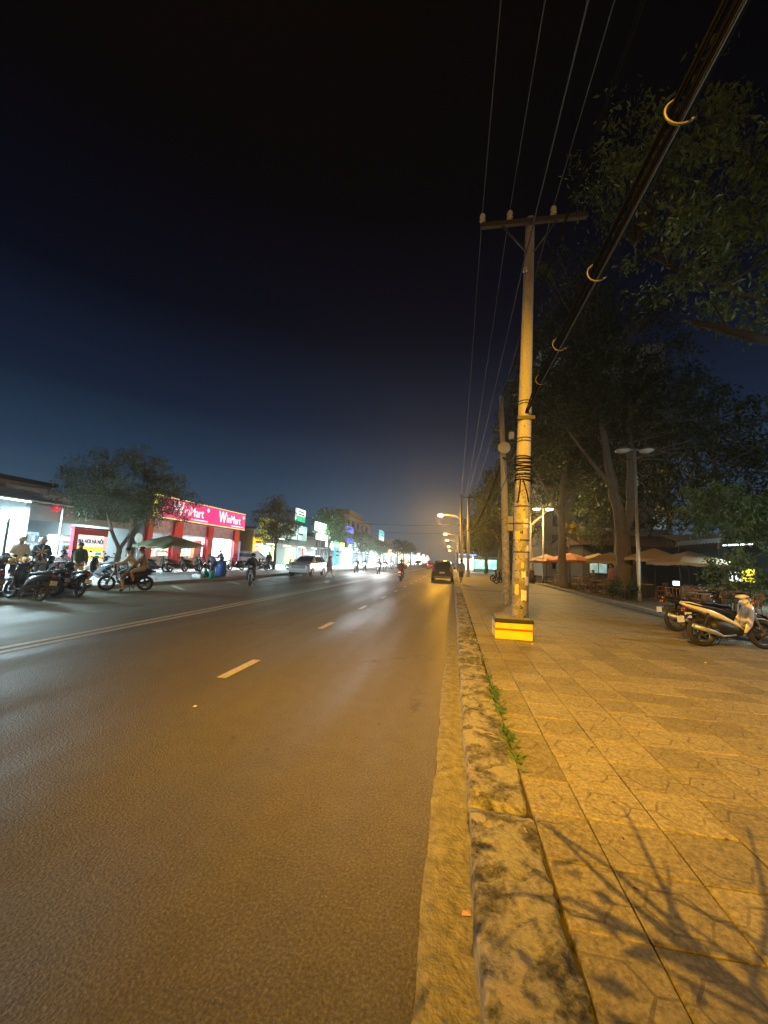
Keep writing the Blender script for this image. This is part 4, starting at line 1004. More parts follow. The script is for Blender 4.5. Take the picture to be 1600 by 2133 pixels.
# ================================================================== cafe garden on the right
def parasol(label, x, y, h, r, col, n=8, drop=.55, rz=0.0, group='cafe parasols', z0=.2, square=False, tilt=0):
    t = thing('parasol', label, 'parasol', (x,y,z0), rz, group); t.rotation_euler = (tilt, 0, rz)
    b = MB(); b.tube([(0,0,0),(0,0,h)], .025, 8); b.lathe([(.28,0),(.28,.06),(.05,.12)], n=14); b.build('pole', DSTEEL, t)
    cl = mat('canopy_%d_%d_%d' % tuple(int(v*999) for v in col), col, .85, var=.15, scale=3)
    n = 4 if square else n; m = 6
    vs = [(0,0,h+.02)]; fs = []; K = n*m
    for ring, (f, z) in enumerate(((.5,h-drop*.42),(1.0,h-drop),(1.005,h-drop-.16))):
        for q in range(K):
            s, u = divmod(q, m); a0, a1 = 2*math.pi*s/n, 2*math.pi*(s+1)/n; tt = u/m
            p = Vector((math.cos(a0),math.sin(a0),0)).lerp(Vector((math.cos(a1),math.sin(a1),0)), tt)*r*f
            sag = -.05*math.sin(math.pi*tt)*f if ring < 2 else -.05*math.sin(math.pi*tt)
            sc = (.05*(1 if u % 2 else 0)) if ring == 2 else 0
            vs.append((p.x, p.y, z+sag+sc))
    for q in range(K): fs.append((0, 1+q, 1+(q+1)%K))
    for rg in (0,1):
        for q in range(K): a = 1+rg*K; fs.append((a+q, a+K+q, a+K+(q+1)%K, a+(q+1)%K))
    c = MB(); c.add(vs, fs); co = c.build('canopy', cl, t)
    so = co.modifiers.new('thick', 'SOLIDIFY'); so.thickness = .008
    for s in range(n):
        a = 2*math.pi*s/n; k = MB(); k.tube([(0,0,h-.03),(r*.98*math.cos(a), r*.98*math.sin(a), h-drop-.02)], .010, 5); k.build('rib', DSTEEL, t)
    return t
ORANGE, BEIGE, MAROON = (.55,.20,.08), (.48,.38,.27), (.30,.19,.13)
parasol('orange cafe parasol beside the trunk of the straight tree', 9.0, 33, 2.55, 1.75, ORANGE)
parasol('dull maroon cafe parasol just left of the orange one', 8.0, 36.5, 2.45, 1.6, MAROON)
parasol('tan cafe parasol half hidden behind the orange one', 11.2, 33.5, 2.6, 1.7, (.36,.27,.16), rz=.3)
parasol('square beige cafe parasol left of the forked tree', 10.1, 28, 2.5, 1.85, BEIGE, square=True, rz=.4)
parasol('square beige cafe parasol between forked tree and grey lamp post', 10.9, 24, 2.65, 1.7, BEIGE, square=True, rz=.2)
parasol('square beige cafe parasol to the right of the grey lamp post', 11.4, 21.8, 2.45, 1.8, (.46,.36,.26), square=True, rz=.9)
RAT = mat('rattan', (.17,.085,.05), .6, var=.4, scale=40, bump=.4)
YCH = mat('yellow_plastic', (.65,.45,.03), .4, var=.1)
def chair(label, x, y, rz, m=RAT, group='cafe chairs'):
    t = thing('cafe_chair', label, 'chair', (x,y,.22), rz, group)
    s = MB(); s.lathe([(.001,.42),(.22,.42),(.24,.44),(.22,.46),(.001,.455)], n=14); s.build('seat', m, t)
    bk = MB()
    for q in range(7):
        a = R(200+q*23.3); bk.tube([(.22*math.cos(a),.22*math.sin(a),.44),(.27*math.cos(a),.27*math.sin(a)-.04,.80)], .011, 5)
    bk.tube([(.27*math.cos(R(190+q*20)),.27*math.sin(R(190+q*20))-.04,.80+.03*math.sin(R(q*20))) for q in range(9)], .018, 6); bk.build('backrest', m, t)
    for sx_ in (-1,1):
        for sy_ in (-1,1): l = MB(); l.tube([(.17*sx_,.17*sy_,.43),(.22*sx_,.22*sy_,0)], .014, 5); l.build('leg', m, t)
        ar = MB(); ar.tube([(.24*sx_,-.08,.66),(.26*sx_,.12,.64),(.22*sx_,.18,.44)], .014, 5); ar.build('armrest', m, t)
    return t
def table(label, x, y, m=DSTEEL, group='cafe tables'):
    t = thing('cafe_table', label, 'table', (x,y,.22), 0, group)
    s = MB(); s.lathe([(.001,.69),(.36,.69),(.37,.705),(.36,.72),(.001,.72)], n=20); s.build('table_top', mat('table_top', (.28,.26,.24), .4, var=.2), t)
    l = MB(); l.tube([(0,0,0),(0,0,.69)], .03, 8); l.lathe([(.24,0),(.24,.02),(.04,.05)], n=14); l.build('leg', m, t)
c0 = chair('rattan cafe chair nearest the white motorbike tail', 7.75, 14.0, R(150))
for x, y, a, lab in ((8.35,14.6,100,'rattan cafe chair second from the park kerb'),(8.9,13.9,40,'rattan cafe chair behind the white motorbike seat'),(7.7,15.6,190,'rattan cafe chair in front of the grey lamp post'),(8.6,16.1,250,'rattan cafe chair left of the bushy shrub'),(10.6,14.6,60,'rattan cafe chair right of the bushy shrub'),(7.9,22.6,170,'rattan cafe chair behind the low shrub'),(8.5,23.6,260,'rattan cafe chair at the foot of the forked tree'),(7.7,24.9,150,'rattan cafe chair on the kerb left of the forked tree'),(8.3,26.1,20,'rattan cafe chair under the square parasol left of the forked tree'),(8.0,27.6,200,'rattan cafe chair third along the kerb left of the forked tree'),(8.9,28.6,280,'rattan cafe chair nearest the straight trunk'),(11.6,22.6,30,'rattan cafe chair under the parasol right of the lamp post'),(9.6,29.9,120,'rattan cafe chair under the orange parasol')):
    dup(c0, (x,y,.22), R(a), lab, 'cafe chairs')
for x, y, a, lab in ((9.4,15.0,200,'rattan cafe chair beside the table nearest the bushy shrub'),(11.2,15.6,320,'rattan cafe chair in front of the small tree trunk'),(9.2,17.6,80,'rattan cafe chair behind the bushy shrub'),(9.9,18.8,150,'rattan cafe chair between bushy shrub and grey lamp post'),(10.8,18.0,230,'rattan cafe chair near the menu board'),(9.0,22.3,300,'rattan cafe chair right of the forked trunk foot'),(10.2,22.0,60,'rattan cafe chair under the beige parasol right of the forked trunk'),(9.3,27.2,340,'rattan cafe chair under the square parasol at its far side'),(8.1,29.2,110,'rattan cafe chair at the kerb by the straight trunk')):
    dup(c0, (x,y,.22), R(a), lab, 'cafe chairs')
table('round cafe table between bushy shrub and grey lamp post', 9.7, 18.0); table('round cafe table under the beige parasol right of forked trunk', 9.7, 22.5)
chair('yellow plastic chair under the lit garden lamp', 7.85, 32.2, R(170), YCH, 'yellow chairs')
chair('yellow plastic chair right of the straight trunk', 8.9, 31.0, R(90), YCH, 'yellow chairs')
t_ = table('round cafe table behind the white motorbike', 8.3, 15.3)
table('round cafe table left of the forked tree', 8.3, 25.4); table('round cafe table under the orange parasol', 8.7, 29.6); table('round cafe table beside the bushy shrub', 10.0, 14.3)
k = MB(); k.bbox(7.20,7.38,14.35,14.55,.23,.40,.02); tag(k.build('paper_bag', WHITEP), 'crumpled white paper bag lying at the park kerb', 'bag')

person('person in a light shirt standing under the maroon parasol', 'stand', (8.9,35.3,.22), R(200), (.55,.62,.66), (.06,.06,.08))
person('person sitting at the cafe under the orange parasol', 'sit', (9.6,29.8,.22), R(120), (.10,.08,.08), (.05,.05,.06))
person('person in a dark red shirt standing left of the forked tree', 'stand', (9.15,25.3,.22), R(100), (.30,.13,.10), (.22,.11,.08), hat='long')
person('person sitting on the kerb behind the concrete pole', 'sit', (5.75,30.6,-.05), R(100), (.06,.06,.07), (.05,.05,.07))
person('person in pale clothes at the far right edge behind the tree trunk', 'stand', (13.3,16.4,.22), R(150), (.50,.58,.62), (.07,.07,.09))

hut = thing('cafe_pavilion', 'low dark cafe pavilion with white scalloped awning behind the parasols', 'building', (0,0,.2))
b = MB(); b.box(11.5,24,27.0,27.2,0,2.9); b.box(23.8,24,22,27.0,0,2.9); b.build('wall', DARKW, hut)
b = MB(); b.prism([(21.6,2.95),(27.3,3.5),(27.3,3.6),(21.6,3.05)], 13.6, 24.2); b.build('roof', mat('tin_roof', (.20,.21,.22), .5, .3, var=.2), hut)
aw = MB(); n = 18; vs = []; fs = []
for q in range(n*4+1):
    x = 11.0+2.7*q/(n*4); vs += [(x,23.6,3.35+.18*q/(n*4)),(x,21.9,2.92+.36*q/(n*4)),(x,21.88,2.68+.36*q/(n*4)+(.06*abs(math.sin(q*math.pi/4))))]
for q in range(n*4):
    for j in (0,1): a = q*3+j; fs.append((a,a+1,a+4,a+3))
aw.add(vs, fs); ao = aw.build('awning', mat('awning_white', (.50,.51,.52), .8, var=.1), hut); ao.modifiers.new('thick','SOLIDIFY').thickness = .01
for x in (11.1,13.6,17,20.5): p = MB(); p.tube([(x,21.95,0),(x,21.95,3.0)], .05, 8); p.build('post', DSTEEL, hut)
tb_ = MB(); tb_.tube([(12.4,20.9,2.75),(13.6,20.9,2.85)], .03, 6); tb_.build('tube_lamp', emit('cafe_tube', (.75,.95,1.0), 6), hut); light('AREA', hut, (13.0,20.8,2.65), (.75,1,.85), 200, .15, rot=(R(-50),0,0), sy=1.2)
lw = MB(); lw.box(11.0,20.0,21.7,21.85,0,.75); lw.build('low_wall', CONC, hut)
for x in (14.5,16.5,18.5):
    w = MB(); w.box(x,x+1.3,26.9,26.97,1.1,2.2); wo2 = w.build('window', DSTEEL, hut); p = MB(); p.box(x+.06,x+1.24,26.86,26.895,1.16,2.14); p.build('pane', PANE, wo2)
sg = thing('menu_board', 'small lit yellow and white menu board at the cafe behind small tree', 'sign', (13.35,21.4,.2))
b = MB(); b.bbox(-.55,.60,-.05,.05,1.05,1.75,.01); b.build('frame', DSTEEL, sg)
b = MB(); b.box(.0,.55,-.06,-.052,1.10,1.70); b.build('yellow_panel', emit('menu_yellow', (.95,.72,.05), 1.6), sg)
b = MB(); b.box(-.50,-.03,-.06,-.052,1.10,1.55); b.build('white_panel', emit('menu_white', (.75,.85,.8), 1.3), sg)
for z in (1.2,1.33,1.5): b = MB(); b.box(.06,.5,-.064,-.0605,z,z+.035); b.build('print_line', mat('menu_ink', (.1,.08,.02), .7), sg)
lp = thing('phone_screen', 'small white lit screen on the cafe counter right of lamp post', 'screen', (10.55,21.3,.96)); b = MB(); b.bbox(-.16,.16,-.02,.02,0,.24,.01); b.build('casing', BLACKP, lp)
b = MB(); b.box(-.14,.14,-.026,-.021,.02,.22); b.build('display', emit('screen_white', (.8,.95,1.0), 4), lp)

# low restaurant wall behind parasols and dark apartment block
lo = thing('garden_restaurant', 'low dark restaurant behind the orange parasol with pale blue lit windows', 'building', (0,0,.2))
b = MB(); b.box(12.0,30,40,50,0,3.6); b.build('wall', DARKW, lo)
b = MB(); b.prism([(39,3.6),(45,5.0),(51,3.6)], 11.5, 30.5); b.build('roof', mat('tile_roof', (.11,.06,.045), .8, var=.3), lo)
for k_, x in enumerate((12.6,14.6,16.6,19,21.5)):
    w = MB(); w.box(x,x+1.5,39.9,39.97,1.0,2.3); wo2 = w.build('window', WHITEP, lo)
    p = MB(); p.box(x+.06,x+1.44,39.86,39.895,1.06,2.24); p.build('pane', emit('cafe_window_teal', (.30,.55,.60), .55, .5, 2) if k_ < 3 else PANE, wo2)
apt = thing('apartment_block', 'tall dark apartment block with balconies rising behind the trees', 'building', (0,0,0))
b = MB(); b.box(13,30.6,62,80,0,35); b.build('wall', GREYW, apt)
b = MB(); b.box(12.7,30.9,61.7,80.3,35,35.6); b.build('roof', CONC, apt)
for fl in range(11):
    z = 1.0+fl*3.1
    for q in range(5):
        x0 = 14.0+q*3.4
        if q == 4:
            bl = MB(); bl.box(x0,x0+2.8,60.8,61.996,z,z+.14); bo = bl.build('balcony', CONC, apt)
            rl = MB()
            for s in range(9): rl.box(x0+.1+s*.32,x0+.13+s*.32,60.82,60.85,z+.14,z+1.05)
            rl.box(x0,x0+2.8,60.80,60.87,z+1.05,z+1.11); rl.build('railing', STEEL, bo)
        w = MB(); w.box(x0+.4,x0+2.2,61.94,61.995,z+.3,z+2.2); wo2 = w.build('window', DSTEEL, apt)
        p = MB(); p.box(x0+.5,x0+2.1,61.91,61.935,z+.4,z+2.1); p.build('pane', emit('apartment_window_pale', (.55,.75,.8), .22, .5, 1.0) if (fl*7+q*3) % 11 == 4 else GLASS, wo2)
# string of cables between garden trees
for k_, (a, c, sg_) in enumerate((((7.85,30.4,3.9),(9.6,25,5.4),.35),((9.7,24.9,5.6),(13.5,14.5,8.2),.5),((7.0,38.4,3.0),(7.85,30.6,3.9),.35),((7.85,30.4,3.7),(9.7,25.2,3.6),.3),((7.0,38.2,4.2),(7.8,30.4,4.0),.5))):
    w = MB(); w.tube(catenary(a, c, sg_), .022, 5)
    tag(w.build('garden_cable', CABLE_G), ('cable sagging from straight trunk up to the forked tree','cable rising from forked tree over the small right hand tree','low cable from orange lit trunk to the straight trunk','lower dark cable between straight trunk and forked tree','upper cable from orange lit trunk to straight trunk')[k_], 'cable', 'cables strung between garden trees')

# motorbikes on the right
motorbike('white underbone motorbike parked on the pavement at the right edge', (5.62,9.35,.132), R(-80), (.82,.81,.78), 'under', lean=R(-8), accent=WHITEP)
motorbike('black motorbike parked right behind the white one', (6.25,10.35,.132), R(-78), (.015,.015,.017), 'scooter', lean=R(-7))
motorbike('dark grey motorbike second behind the white one', (6.15,11.3,.132), R(-84), (.03,.03,.035), 'under', lean=R(-7))
for k_, (x, y, c) in enumerate(((3.9,31.5,(.02,.02,.022)),(4.4,33.2,(.03,.02,.02)),(4.0,35.0,(.02,.02,.03)),(4.6,37.0,(.04,.04,.045)))):
    motorbike(('dark motorbike nearest in the row left of the thinner pole','dark motorbike second in the row left of the thinner pole','dark motorbike third in the row left of the thinner pole','dark motorbike last in the row left of the thinner pole')[k_], (x,y,.132), R(70), c, 'scooter', group='motorbikes parked under the dark trees')
person('person in shorts and grey shirt walking beside the black car', 'walk', (.60,29.6,.132), R(10), (.30,.32,.38), (.10,.09,.10), bare_legs=True, sleeve=False)
car('black people carrier parked at the right kerb seen from behind', (-.88,35.6,0), R(0), (.012,.012,.014), 'mpv')
car('silver sport utility car parked facing the viewer on the far side', (-12.2,32.5,0), R(180), (.62,.63,.65), 'suv')
sl = None
# fallen leaves and litter on the near pavement
random.seed(15)
LV = MB(); LV.add([(0,0,.0),(.014,.02,.006),(0,.05,.002),(-.014,.02,.006)], [(0,1,2),(0,2,3)]); LVM = LV.mesh('fallen_leaf', LEAF_DRY)
for k_, (x, y) in enumerate(((.95,2.55),(1.02,2.92),(1.75,3.3),(1.15,3.7),(1.95,4.6),(.88,2.2),(2.6,4.1),(1.55,2.7),(1.42,5.1),(2.3,6.2))):
    o = bpy.data.objects.new('fallen_leaf', LVM); COL.objects.link(o); o.location = (x,y,.136); o.rotation_euler = (0,0,random.uniform(0,6.28)); o.scale = (random.uniform(.6,1.0),)*3
    tag(o, 'small dry brown leaf lying on the near pavement slabs', 'leaf', 'dry leaves fallen on the pavement')
for k_, (x, y, z, lab) in enumerate(((.093,2.05,.012,'tiny pink scrap of paper against the kerb in the gutter'),(1.50,8.05,.134,'tiny white scrap at the corner of the yellow box'),(-2.6,3.9,.006,'tiny white scrap on the asphalt below the lane dash'),(4.15,7.6,.134,'tiny white scrap on the pavement left of the white motorbike'))):
    q = MB(); q.add([(-.02,-.012,0),(.022,-.01,.004),(.018,.014,.008),(-.016,.012,.003),(0,0,.014)], [(0,1,4),(1,2,4),(2,3,4),(3,0,4)]); o = q.build('paper_scrap', mat('pink_paper', (.45,.28,.28), .8) if k_ == 0 else WHITEP, None, (x,y,z)); tag(o, lab, 'litter', 'scraps of litter')

# ================================================================== left side of the road
COOL = (.66,.93,1.0); LB = 6.4
TUBE = emit('fluorescent_tube', (.75,.95,1.0), 14)
def tube_lamp(x, y, z, L, parent, power=0, face=None, along='y'):
    b = MB()
    if along == 'y': b.tube([(x,y-L/2,z),(x,y+L/2,z)], .03, 6)
    else: b.tube([(x-L/2,y,z),(x+L/2,y,z)], .03, 6)
    b.build('tube_lamp', TUBE, parent)
    if power: light('AREA', parent, (x,y,z-.06), COOL, power*LB, .15, rot=face or (0,0,0), sy=L)

# shop at the left edge
sA = thing('bright_shop', 'brightly lit white shop with sloping awning at the left edge', 'building', (0,0,.15))
b = MB(); b.box(-27,-26.8,5,15.4,0,3.7); b.box(-27,-20,4.8,5,0,3.7); b.box(-27,-20.0,15.3,15.5,0,3.6); b.build('wall', INT, sA)
b = MB(); b.box(-27.2,-19.6,4.8,15.7,3.72,3.9); b.build('roof', CONC, sA)
b = MB(); b.prism([(0,0),(0,0)], 0, 0) if False else None
aw = MB(); aw.add([(-20,4.8,3.75),(-20,15.6,3.75),(-17.6,15.6,3.25),(-17.6,4.8,3.25),(-20,4.8,3.80),(-20,15.6,3.80),(-17.6,15.6,3.30),(-17.6,4.8,3.30)], [(0,1,2,3),(7,6,5,4),(0,4,5,1),(1,5,6,2),(2,6,7,3),(3,7,4,0)]); aw.build('awning', mat('awning_tin', (.45,.5,.52), .4, .3, var=.1), sA)
b = MB(); b.box(-26.7,-26.3,6,15,.0,2.2); b.build('back_shelf', WHITEP, sA)
for z in (.5,1.0,1.5): b = MB(); b.box(-26.3,-26.15,6,15,z,z+.04); b.build('shelf', STEEL, sA)
for (y0,y1,z0,z1) in ((12.6,14.9,1.6,3.0),(9.5,12.0,1.6,3.0)): b = MB(); b.box(-26.78,-26.72,y0,y1,z0,z1); b.build('poster', mat('poster_teal', (.10,.32,.34), .6, var=.4, scale=3), sA)
for y in (7,10,13): tube_lamp(-22.5, y, 3.5, 1.4, sA, 45)
tube_lamp(-18.4, 13.6, 3.30, 1.3, sA, 300, (0,R(0),0)); tube_lamp(-18.4, 9.8, 3.30, 1.3, sA, 300, (0,R(0),0))
b = MB(); b.tube([(-18,15.4,0),(-18,15.4,3.2)], .05, 8); b.build('post', STEEL, sA)

# beer restaurant
sB = thing('beer_restaurant', 'open fronted grey restaurant with dark banner above the entrance', 'building', (0,0,.15))
b = MB(); b.box(-31,-30.8,15.6,24,0,4.2); b.box(-30.8,-22.2,23.8,24,0,4.2); b.box(-30.8,-22.2,15.62,15.8,0,4.2); b.build('wall', GREYW, sB)
b = MB(); b.box(-31,-21.8,15.6,24.1,4.2,4.4); b.build('roof', CONC, sB)
b = MB(); b.bbox(-22.2,-21.95,15.8,23.8,2.75,4.2,.02); b.build('fascia', CREAMP, sB)
b = MB(); b.bbox(-21.93,-21.86,19.6,23.4,3.15,3.95,.01); b.build('banner', mat('banner_green', (.05,.12,.11), .6, var=.3), sB)
lt = MB()
for k_ in range(22): 
    y = 15.9+k_*.16; lt.tube([(-21.90,y,3.55),(-21.90,y+.16,3.85)], .012, 4); lt.tube([(-21.90,y,3.85),(-21.90,y+.16,3.55)], .012, 4)
lt.build('lattice', DSTEEL, sB)
b = MB(); b.box(-29,-28.6,16.5,23,0,2.3); b.build('back_counter', mat('counter_grey', (.30,.34,.36), .5, var=.2), sB)
for y in (17.5,20.5,22.6): tube_lamp(-25.5, y, 3.7, 1.3, sB, 60)
for k_, y in enumerate((16.05,18.05)):
    l = thing('red_lantern', ('red paper lantern at the left end of the lattice','red paper lantern in the middle of the lattice')[k_], 'lantern', (-21.55,y,3.45+.15), 0, 'red lanterns')
    b = MB(); b.lathe([(.06,-.19),(.15,-.15),(.21,0),(.15,.15),(.06,.19)], n=14); b.build('paper', emit('lantern_red', (.75,.03,.05), .7), l)
    b = MB(); b.lathe([(.001,.19),(.07,.19),(.07,.22),(.001,.22)], n=10); b.tube([(0,0,.22),(0,0,.40)], .006, 4); b.build('cap', BLACKP, l)
# shelving and cooler in front
def cooler(label, x, y, rz, lit=True):
    t = thing('drinks_cooler', label, 'fridge', (x,y,.15), rz)
    b = MB(); b.bbox(-.35,.35,-.35,.35,0,2.0,.02); b.build('cabinet', WHITEP, t)
    b = MB(); b.box(-.30,.30,.352,.36,.25,1.6); b.build('door_glass', emit('cooler_glow', (.55,.80,.85), .8, .5, 8), t)
    for z in (.55,.9,1.25):
        s = MB(); s.box(-.30,.30,.361,.368,z,z+.02); s.build('shelf', STEEL, t)
        for q in range(6): k = MB(); k.lathe([(.035,z+.02),(.035,z+.17),(.014,z+.21),(.014,z+.25)], (-.25+q*.1,.40,0), 8); k.build('bottle', mat(('bottle_green','bottle_amber','bottle_blue')[q % 3], ((.05,.2,.08),(.3,.12,.02),(.05,.12,.3))[q % 3], .2), t)
    b = MB(); b.box(-.33,.33,.352,.37,1.68,1.92); b.build('header', emit('cooler_header', (.75,.85,.9), .9), t)
cooler('white glass door drinks cooler left of the lit beer sign', -20.2, 17.3, R(-75))
for k_, (x, y) in enumerate(((-21.0,16.2),(-22.6,18.2),(-23.5,20.4))):
    t = thing('rack', ('metal rack stacked with jars left of the cooler','metal rack stacked with boxes deep in the restaurant','metal rack stacked with pale bags deep in the restaurant')[k_], 'rack', (x,y,.15), R(-90))
    for z in (.05,.55,1.05,1.55): b = MB(); b.bbox(-.6,.6,-.2,.2,z,z+.03,.005); b.build('shelf', STEEL, t)
    for sx_ in (-.58,.58): b = MB(); b.tube([(sx_,.18,0),(sx_,.18,2.0)], .018, 6); b.tube([(sx_,-.18,0),(sx_,-.18,2.0)], .018, 6); b.build('upright', STEEL, t)
    random.seed(70+k_); g_ = MB()
    for z in (.08,.58,1.08,1.58):
        x_ = -.52
        while x_ < .5: w = random.uniform(.08,.2); g_.m = random.randrange(3); g_.bbox(x_,x_+w,-.15,.12,z,z+random.uniform(.15,.38),.01); x_ += w+.02
    o = g_.build('goods', [mat('goods_white', (.6,.62,.6), .6), mat('goods_blue', (.12,.2,.3), .6), mat('goods_grey', (.25,.25,.26), .6)], t); o['kind'] = 'stuff'

# lit beer sign
bs = thing('beer_sign', 'lit white and yellow beer sign with red frame beside the man', 'sign', (-18.0,17.05,.15)); 
b = MB(); b.bbox(-.18,.0,-.95,.95,.0,2.30,.02); b.build('frame', mat('sign_red', (.45,.02,.04), .5, var=.2, scale=6), bs)
b = MB(); b.box(.004,.012,-.72,.72,.16,2.02); b.build('white_panel', emit('sign_white', (.92,.92,.86), 1.15), bs)
b = MB(); b.box(.014,.018,-.72,.72,1.20,1.45); b.build('yellow_band', emit('sign_yellow', (.95,.80,.06), 1.05), bs)
b = MB(); b.box(.014,.018,-.72,.72,.82,1.0); b.build('yellow_band', emit('sign_yellow', (.95,.80,.06), 1.05), bs)
b = MB(); b.box(.014,.018,-.72,.72,.18,.42); b.build('yellow_band', emit('sign_yellow', (.95,.80,.06), 1.05), bs)
INKB = mat('sign_ink_blue', (.03,.05,.16), .6); INKG = emit('sign_teal', (.05,.45,.45), .8); INKO = mat('sign_ink_brown', (.40,.10,.03), .6)
text('lettering', 'BIA HƠI HÀ NỘI', .27, INKB, bs, (.02,0,1.62), .004, .012, 'CENTER', sx=.72)
text('lettering', 'ƯỢNG', .28, INKO, bs, (.02,.38,.50), .004, .008, 'CENTER', sx=.75)
for y0, y1, z0, z1 in ((-.62,-.28,1.04,1.18),(.30,.66,1.04,1.18),(.32,.58,.22,.40)): b = MB(); b.box(.020,.024,y0,y1,z0,z1); b.build('print_block', INKG, bs)
b = MB(); b.box(.002,.02,.74,.93,.2,2.0); b.build('side_strip', emit('sign_pink_white', (.85,.55,.55), .9), bs)
b = MB(); b.box(-.2,.05,-1.0,1.0,2.31,2.40); b.build('top_trim', mat('sign_red', (.45,.02,.04), .5), bs)

# grey wall and gate between restaurant and shop
gw = thing('grey_house', 'plain grey house front with shuttered window between restaurant and red shop', 'building', (0,0,.15))
b = MB(); b.box(-30,-24,24.15,25.7+1.0,0,4.6); b.build('wall', GREYW, gw)
b = MB(); b.box(-23.99,-23.93,24.4,26.2,1.3,2.6); w_ = b.build('window', DSTEEL, gw); b = MB(); b.box(-23.92,-23.90,24.5,26.1,1.4,2.5); b.build('pane', GLASS, w_)
b = MB(); b.box(-30.1,-23.8,24.1,26.8,4.6,4.75); b.build('roof', CONC, gw)
ds = thing('round_sign', 'pale round sign disc on a post left of the red shop', 'sign', (-18.6,20.75,.15))
b = MB(); b.tube([(0,0,0),(0,0,2.0)], .03, 8); b.build('post', STEEL, ds)
b = MB(); b.lathe([(.001,.03),(.26,.03),(.28,.01),(.28,-.02),(.001,-.02)], (0,0,2.1), 22, 'x'); b.build('disc', emit('disc_pale', (.55,.72,.66), .55), ds)

# ---------------- red and white mini mart
WM = thing('mini_mart', 'mini mart with red pillars under a long backlit magenta sign', 'building', (-22,0,.15))
b = MB(); b.box(-9,-8.8,25,38,0,5.3); b.box(-8.8,0,24.9,25.05,0,3.7); b.box(-8.8,-.1,37.6,37.8,0,3.7); b.box(-8.8,-.05,25.0,37.8,3.72,5.3); b.build('wall', INT, WM)
b = MB(); b.box(-9.1,.1,24.8,38,5.3,5.45); b.build('roof', CONC, WM)
b = MB(); b.box(-8.8,.6,25,37.8,.0,.04); b.build('floor', mat('tile_floor', (.5,.5,.48), .25, var=.05), WM)
b = MB(); b.box(-.02,.10,25.4,37.5,2.75,3.7); b.build('transom', mat('transom_print', (.42,.46,.45), .5, var=.7, scale=4), WM)
for y, w in ((25.25,.5),(28.25,.95),(32.5,.75),(36.9,.85)): b = MB(); b.bbox(-.15,.30,y-w/2,y+w/2,0,3.72,.02); b.build('pillar', RED, WM)
for y0, y1 in ((25.55,27.75),(28.75,32.1)):
    w = MB(); w.box(-.02,.04,y0,y0+.06,.9,2.72); w.box(-.02,.04,y1-.06,y1,.9,2.72); w.box(-.02,.04,y0+.06,y1-.06,.9,.96); w.box(-.02,.04,y0+.06,y1-.06,2.66,2.72); w_ = w.build('window_frame', STEEL, WM)
    p = MB(); p.box(.0,.012,y0+.06,y1-.06,.96,2.66); p.build('pane', mat('clear_pane', (.9,.95,.95), .03, alpha=.12), w_)
    p = MB(); p.box(-.02,.06,y0,y1,.06,.88); p.build('window_poster', mat('poster_mix', (.42,.45,.46), .5, var=.75, scale=5), WM)
w = MB(); w.box(-.02,.04,32.95,33.02,.05,2.72); w.box(-.02,.04,36.4,36.47,.05,2.72); w.box(-.02,.04,34.7,34.76,.05,2.72); w.build('door_frame', STEEL, WM)
b = MB(); b.box(-.5,-.2,31.0,32.0,.05,2.4); b.build('red_stand', mat('stand_red', (.55,.08,.03), .5, var=.4, scale=9), WM)
b = MB(); b.box(.02,.25,37.45,37.75,.05,2.7); b.build('blue_banner', emit('banner_lilac', (.30,.32,.70), .5, .4, 4), WM)
for y in (26.6,29.5,32,34.5,36.7):
    for x in (-2,-5): b = MB(); b.box(x-.6,x+.6,y-.35,y+.35,3.66,3.70); b.build('ceiling_panel', emit('ceiling_panel', (.80,.97,1.0), 3), WM)
light('AREA', WM, (-1.6,31.4,3.55), COOL, 800*LB, 1.6, rot=(0,R(-8),0), sy=11)
light('AREA', WM, (-5,31.4,3.5), COOL, 130*LB, 3, sy=11)
for k_, (x, y, L) in enumerate(((-2.4,26.6,1.6),(-2.4,30.4,2.6),(-3.6,34.6,2.8),(-5.2,29,5),(-6.6,33,6))):
    t = thing('shop_shelf', 'stocked goods shelf inside the mini mart, row %s' % ('nearest the left window','behind the wide window','facing the door','in the middle of the shop','along the back')[k_], 'shelf', (-22+x,y,.19))
    b = MB(); b.box(-.25,.25,-L/2,L/2,0,.10); b.box(-.02,.02,-L/2,L/2,.1,1.9); b.build('frame', WHITEP, t)
    for z in (.5,.95,1.4): s = MB(); s.box(.02,.25,-L/2,L/2,z,z+.03); s.build('shelf_board', WHITEP, t)
    random.seed(100+k_); g_ = MB()
    for z in (.11,.54,.99,1.44):
        y_ = -L/2+.03
        while y_ < L/2-.15: w = random.uniform(.07,.16); g_.m = random.randrange(6); g_.box(.04,.23,y_,y_+w,z,z+random.uniform(.18,.33)); y_ += w+.012
    o = g_.build('goods', [mat('pack_%d' % i, c, .5, var=.1) for i, c in enumerate(((.6,.6,.58),(.5,.08,.06),(.55,.4,.08),(.1,.3,.45),(.12,.35,.15),(.5,.25,.3)))], t); o['kind'] = 'stuff'
sg = thing('shop_sign', 'long backlit magenta shop sign with white lettering and yellow edge', 'sign', (-21.75,31.65,4.0))
b = MB(); b.bbox(-.25,.10,-6.5,6.5,0,1.72,.02); b.build('casing', mat('sign_case', (.4,.02,.08), .5), sg)
b = MB(); b.box(.104,.112,-5.95,6.45,.10,1.62); b.build('face_panel', emit('sign_magenta', (.86,.045,.22), 1.25, .12, .35), sg)
YB = emit('sign_edge_yellow', (.95,.80,.22), 1.2)
b = MB(); b.box(.104,.118,-6.48,-5.97,.04,1.68); b.build('yellow_end', emit('sign_end_yellow', (.85,.85,.12), 1.1), sg)
b = MB(); b.box(.104,.118,-5.95,6.48,.0,.09); b.build('lower_edge', YB, sg); b = MB(); b.box(.104,.118,-5.95,6.48,1.63,1.70); b.build('upper_edge', YB, sg)
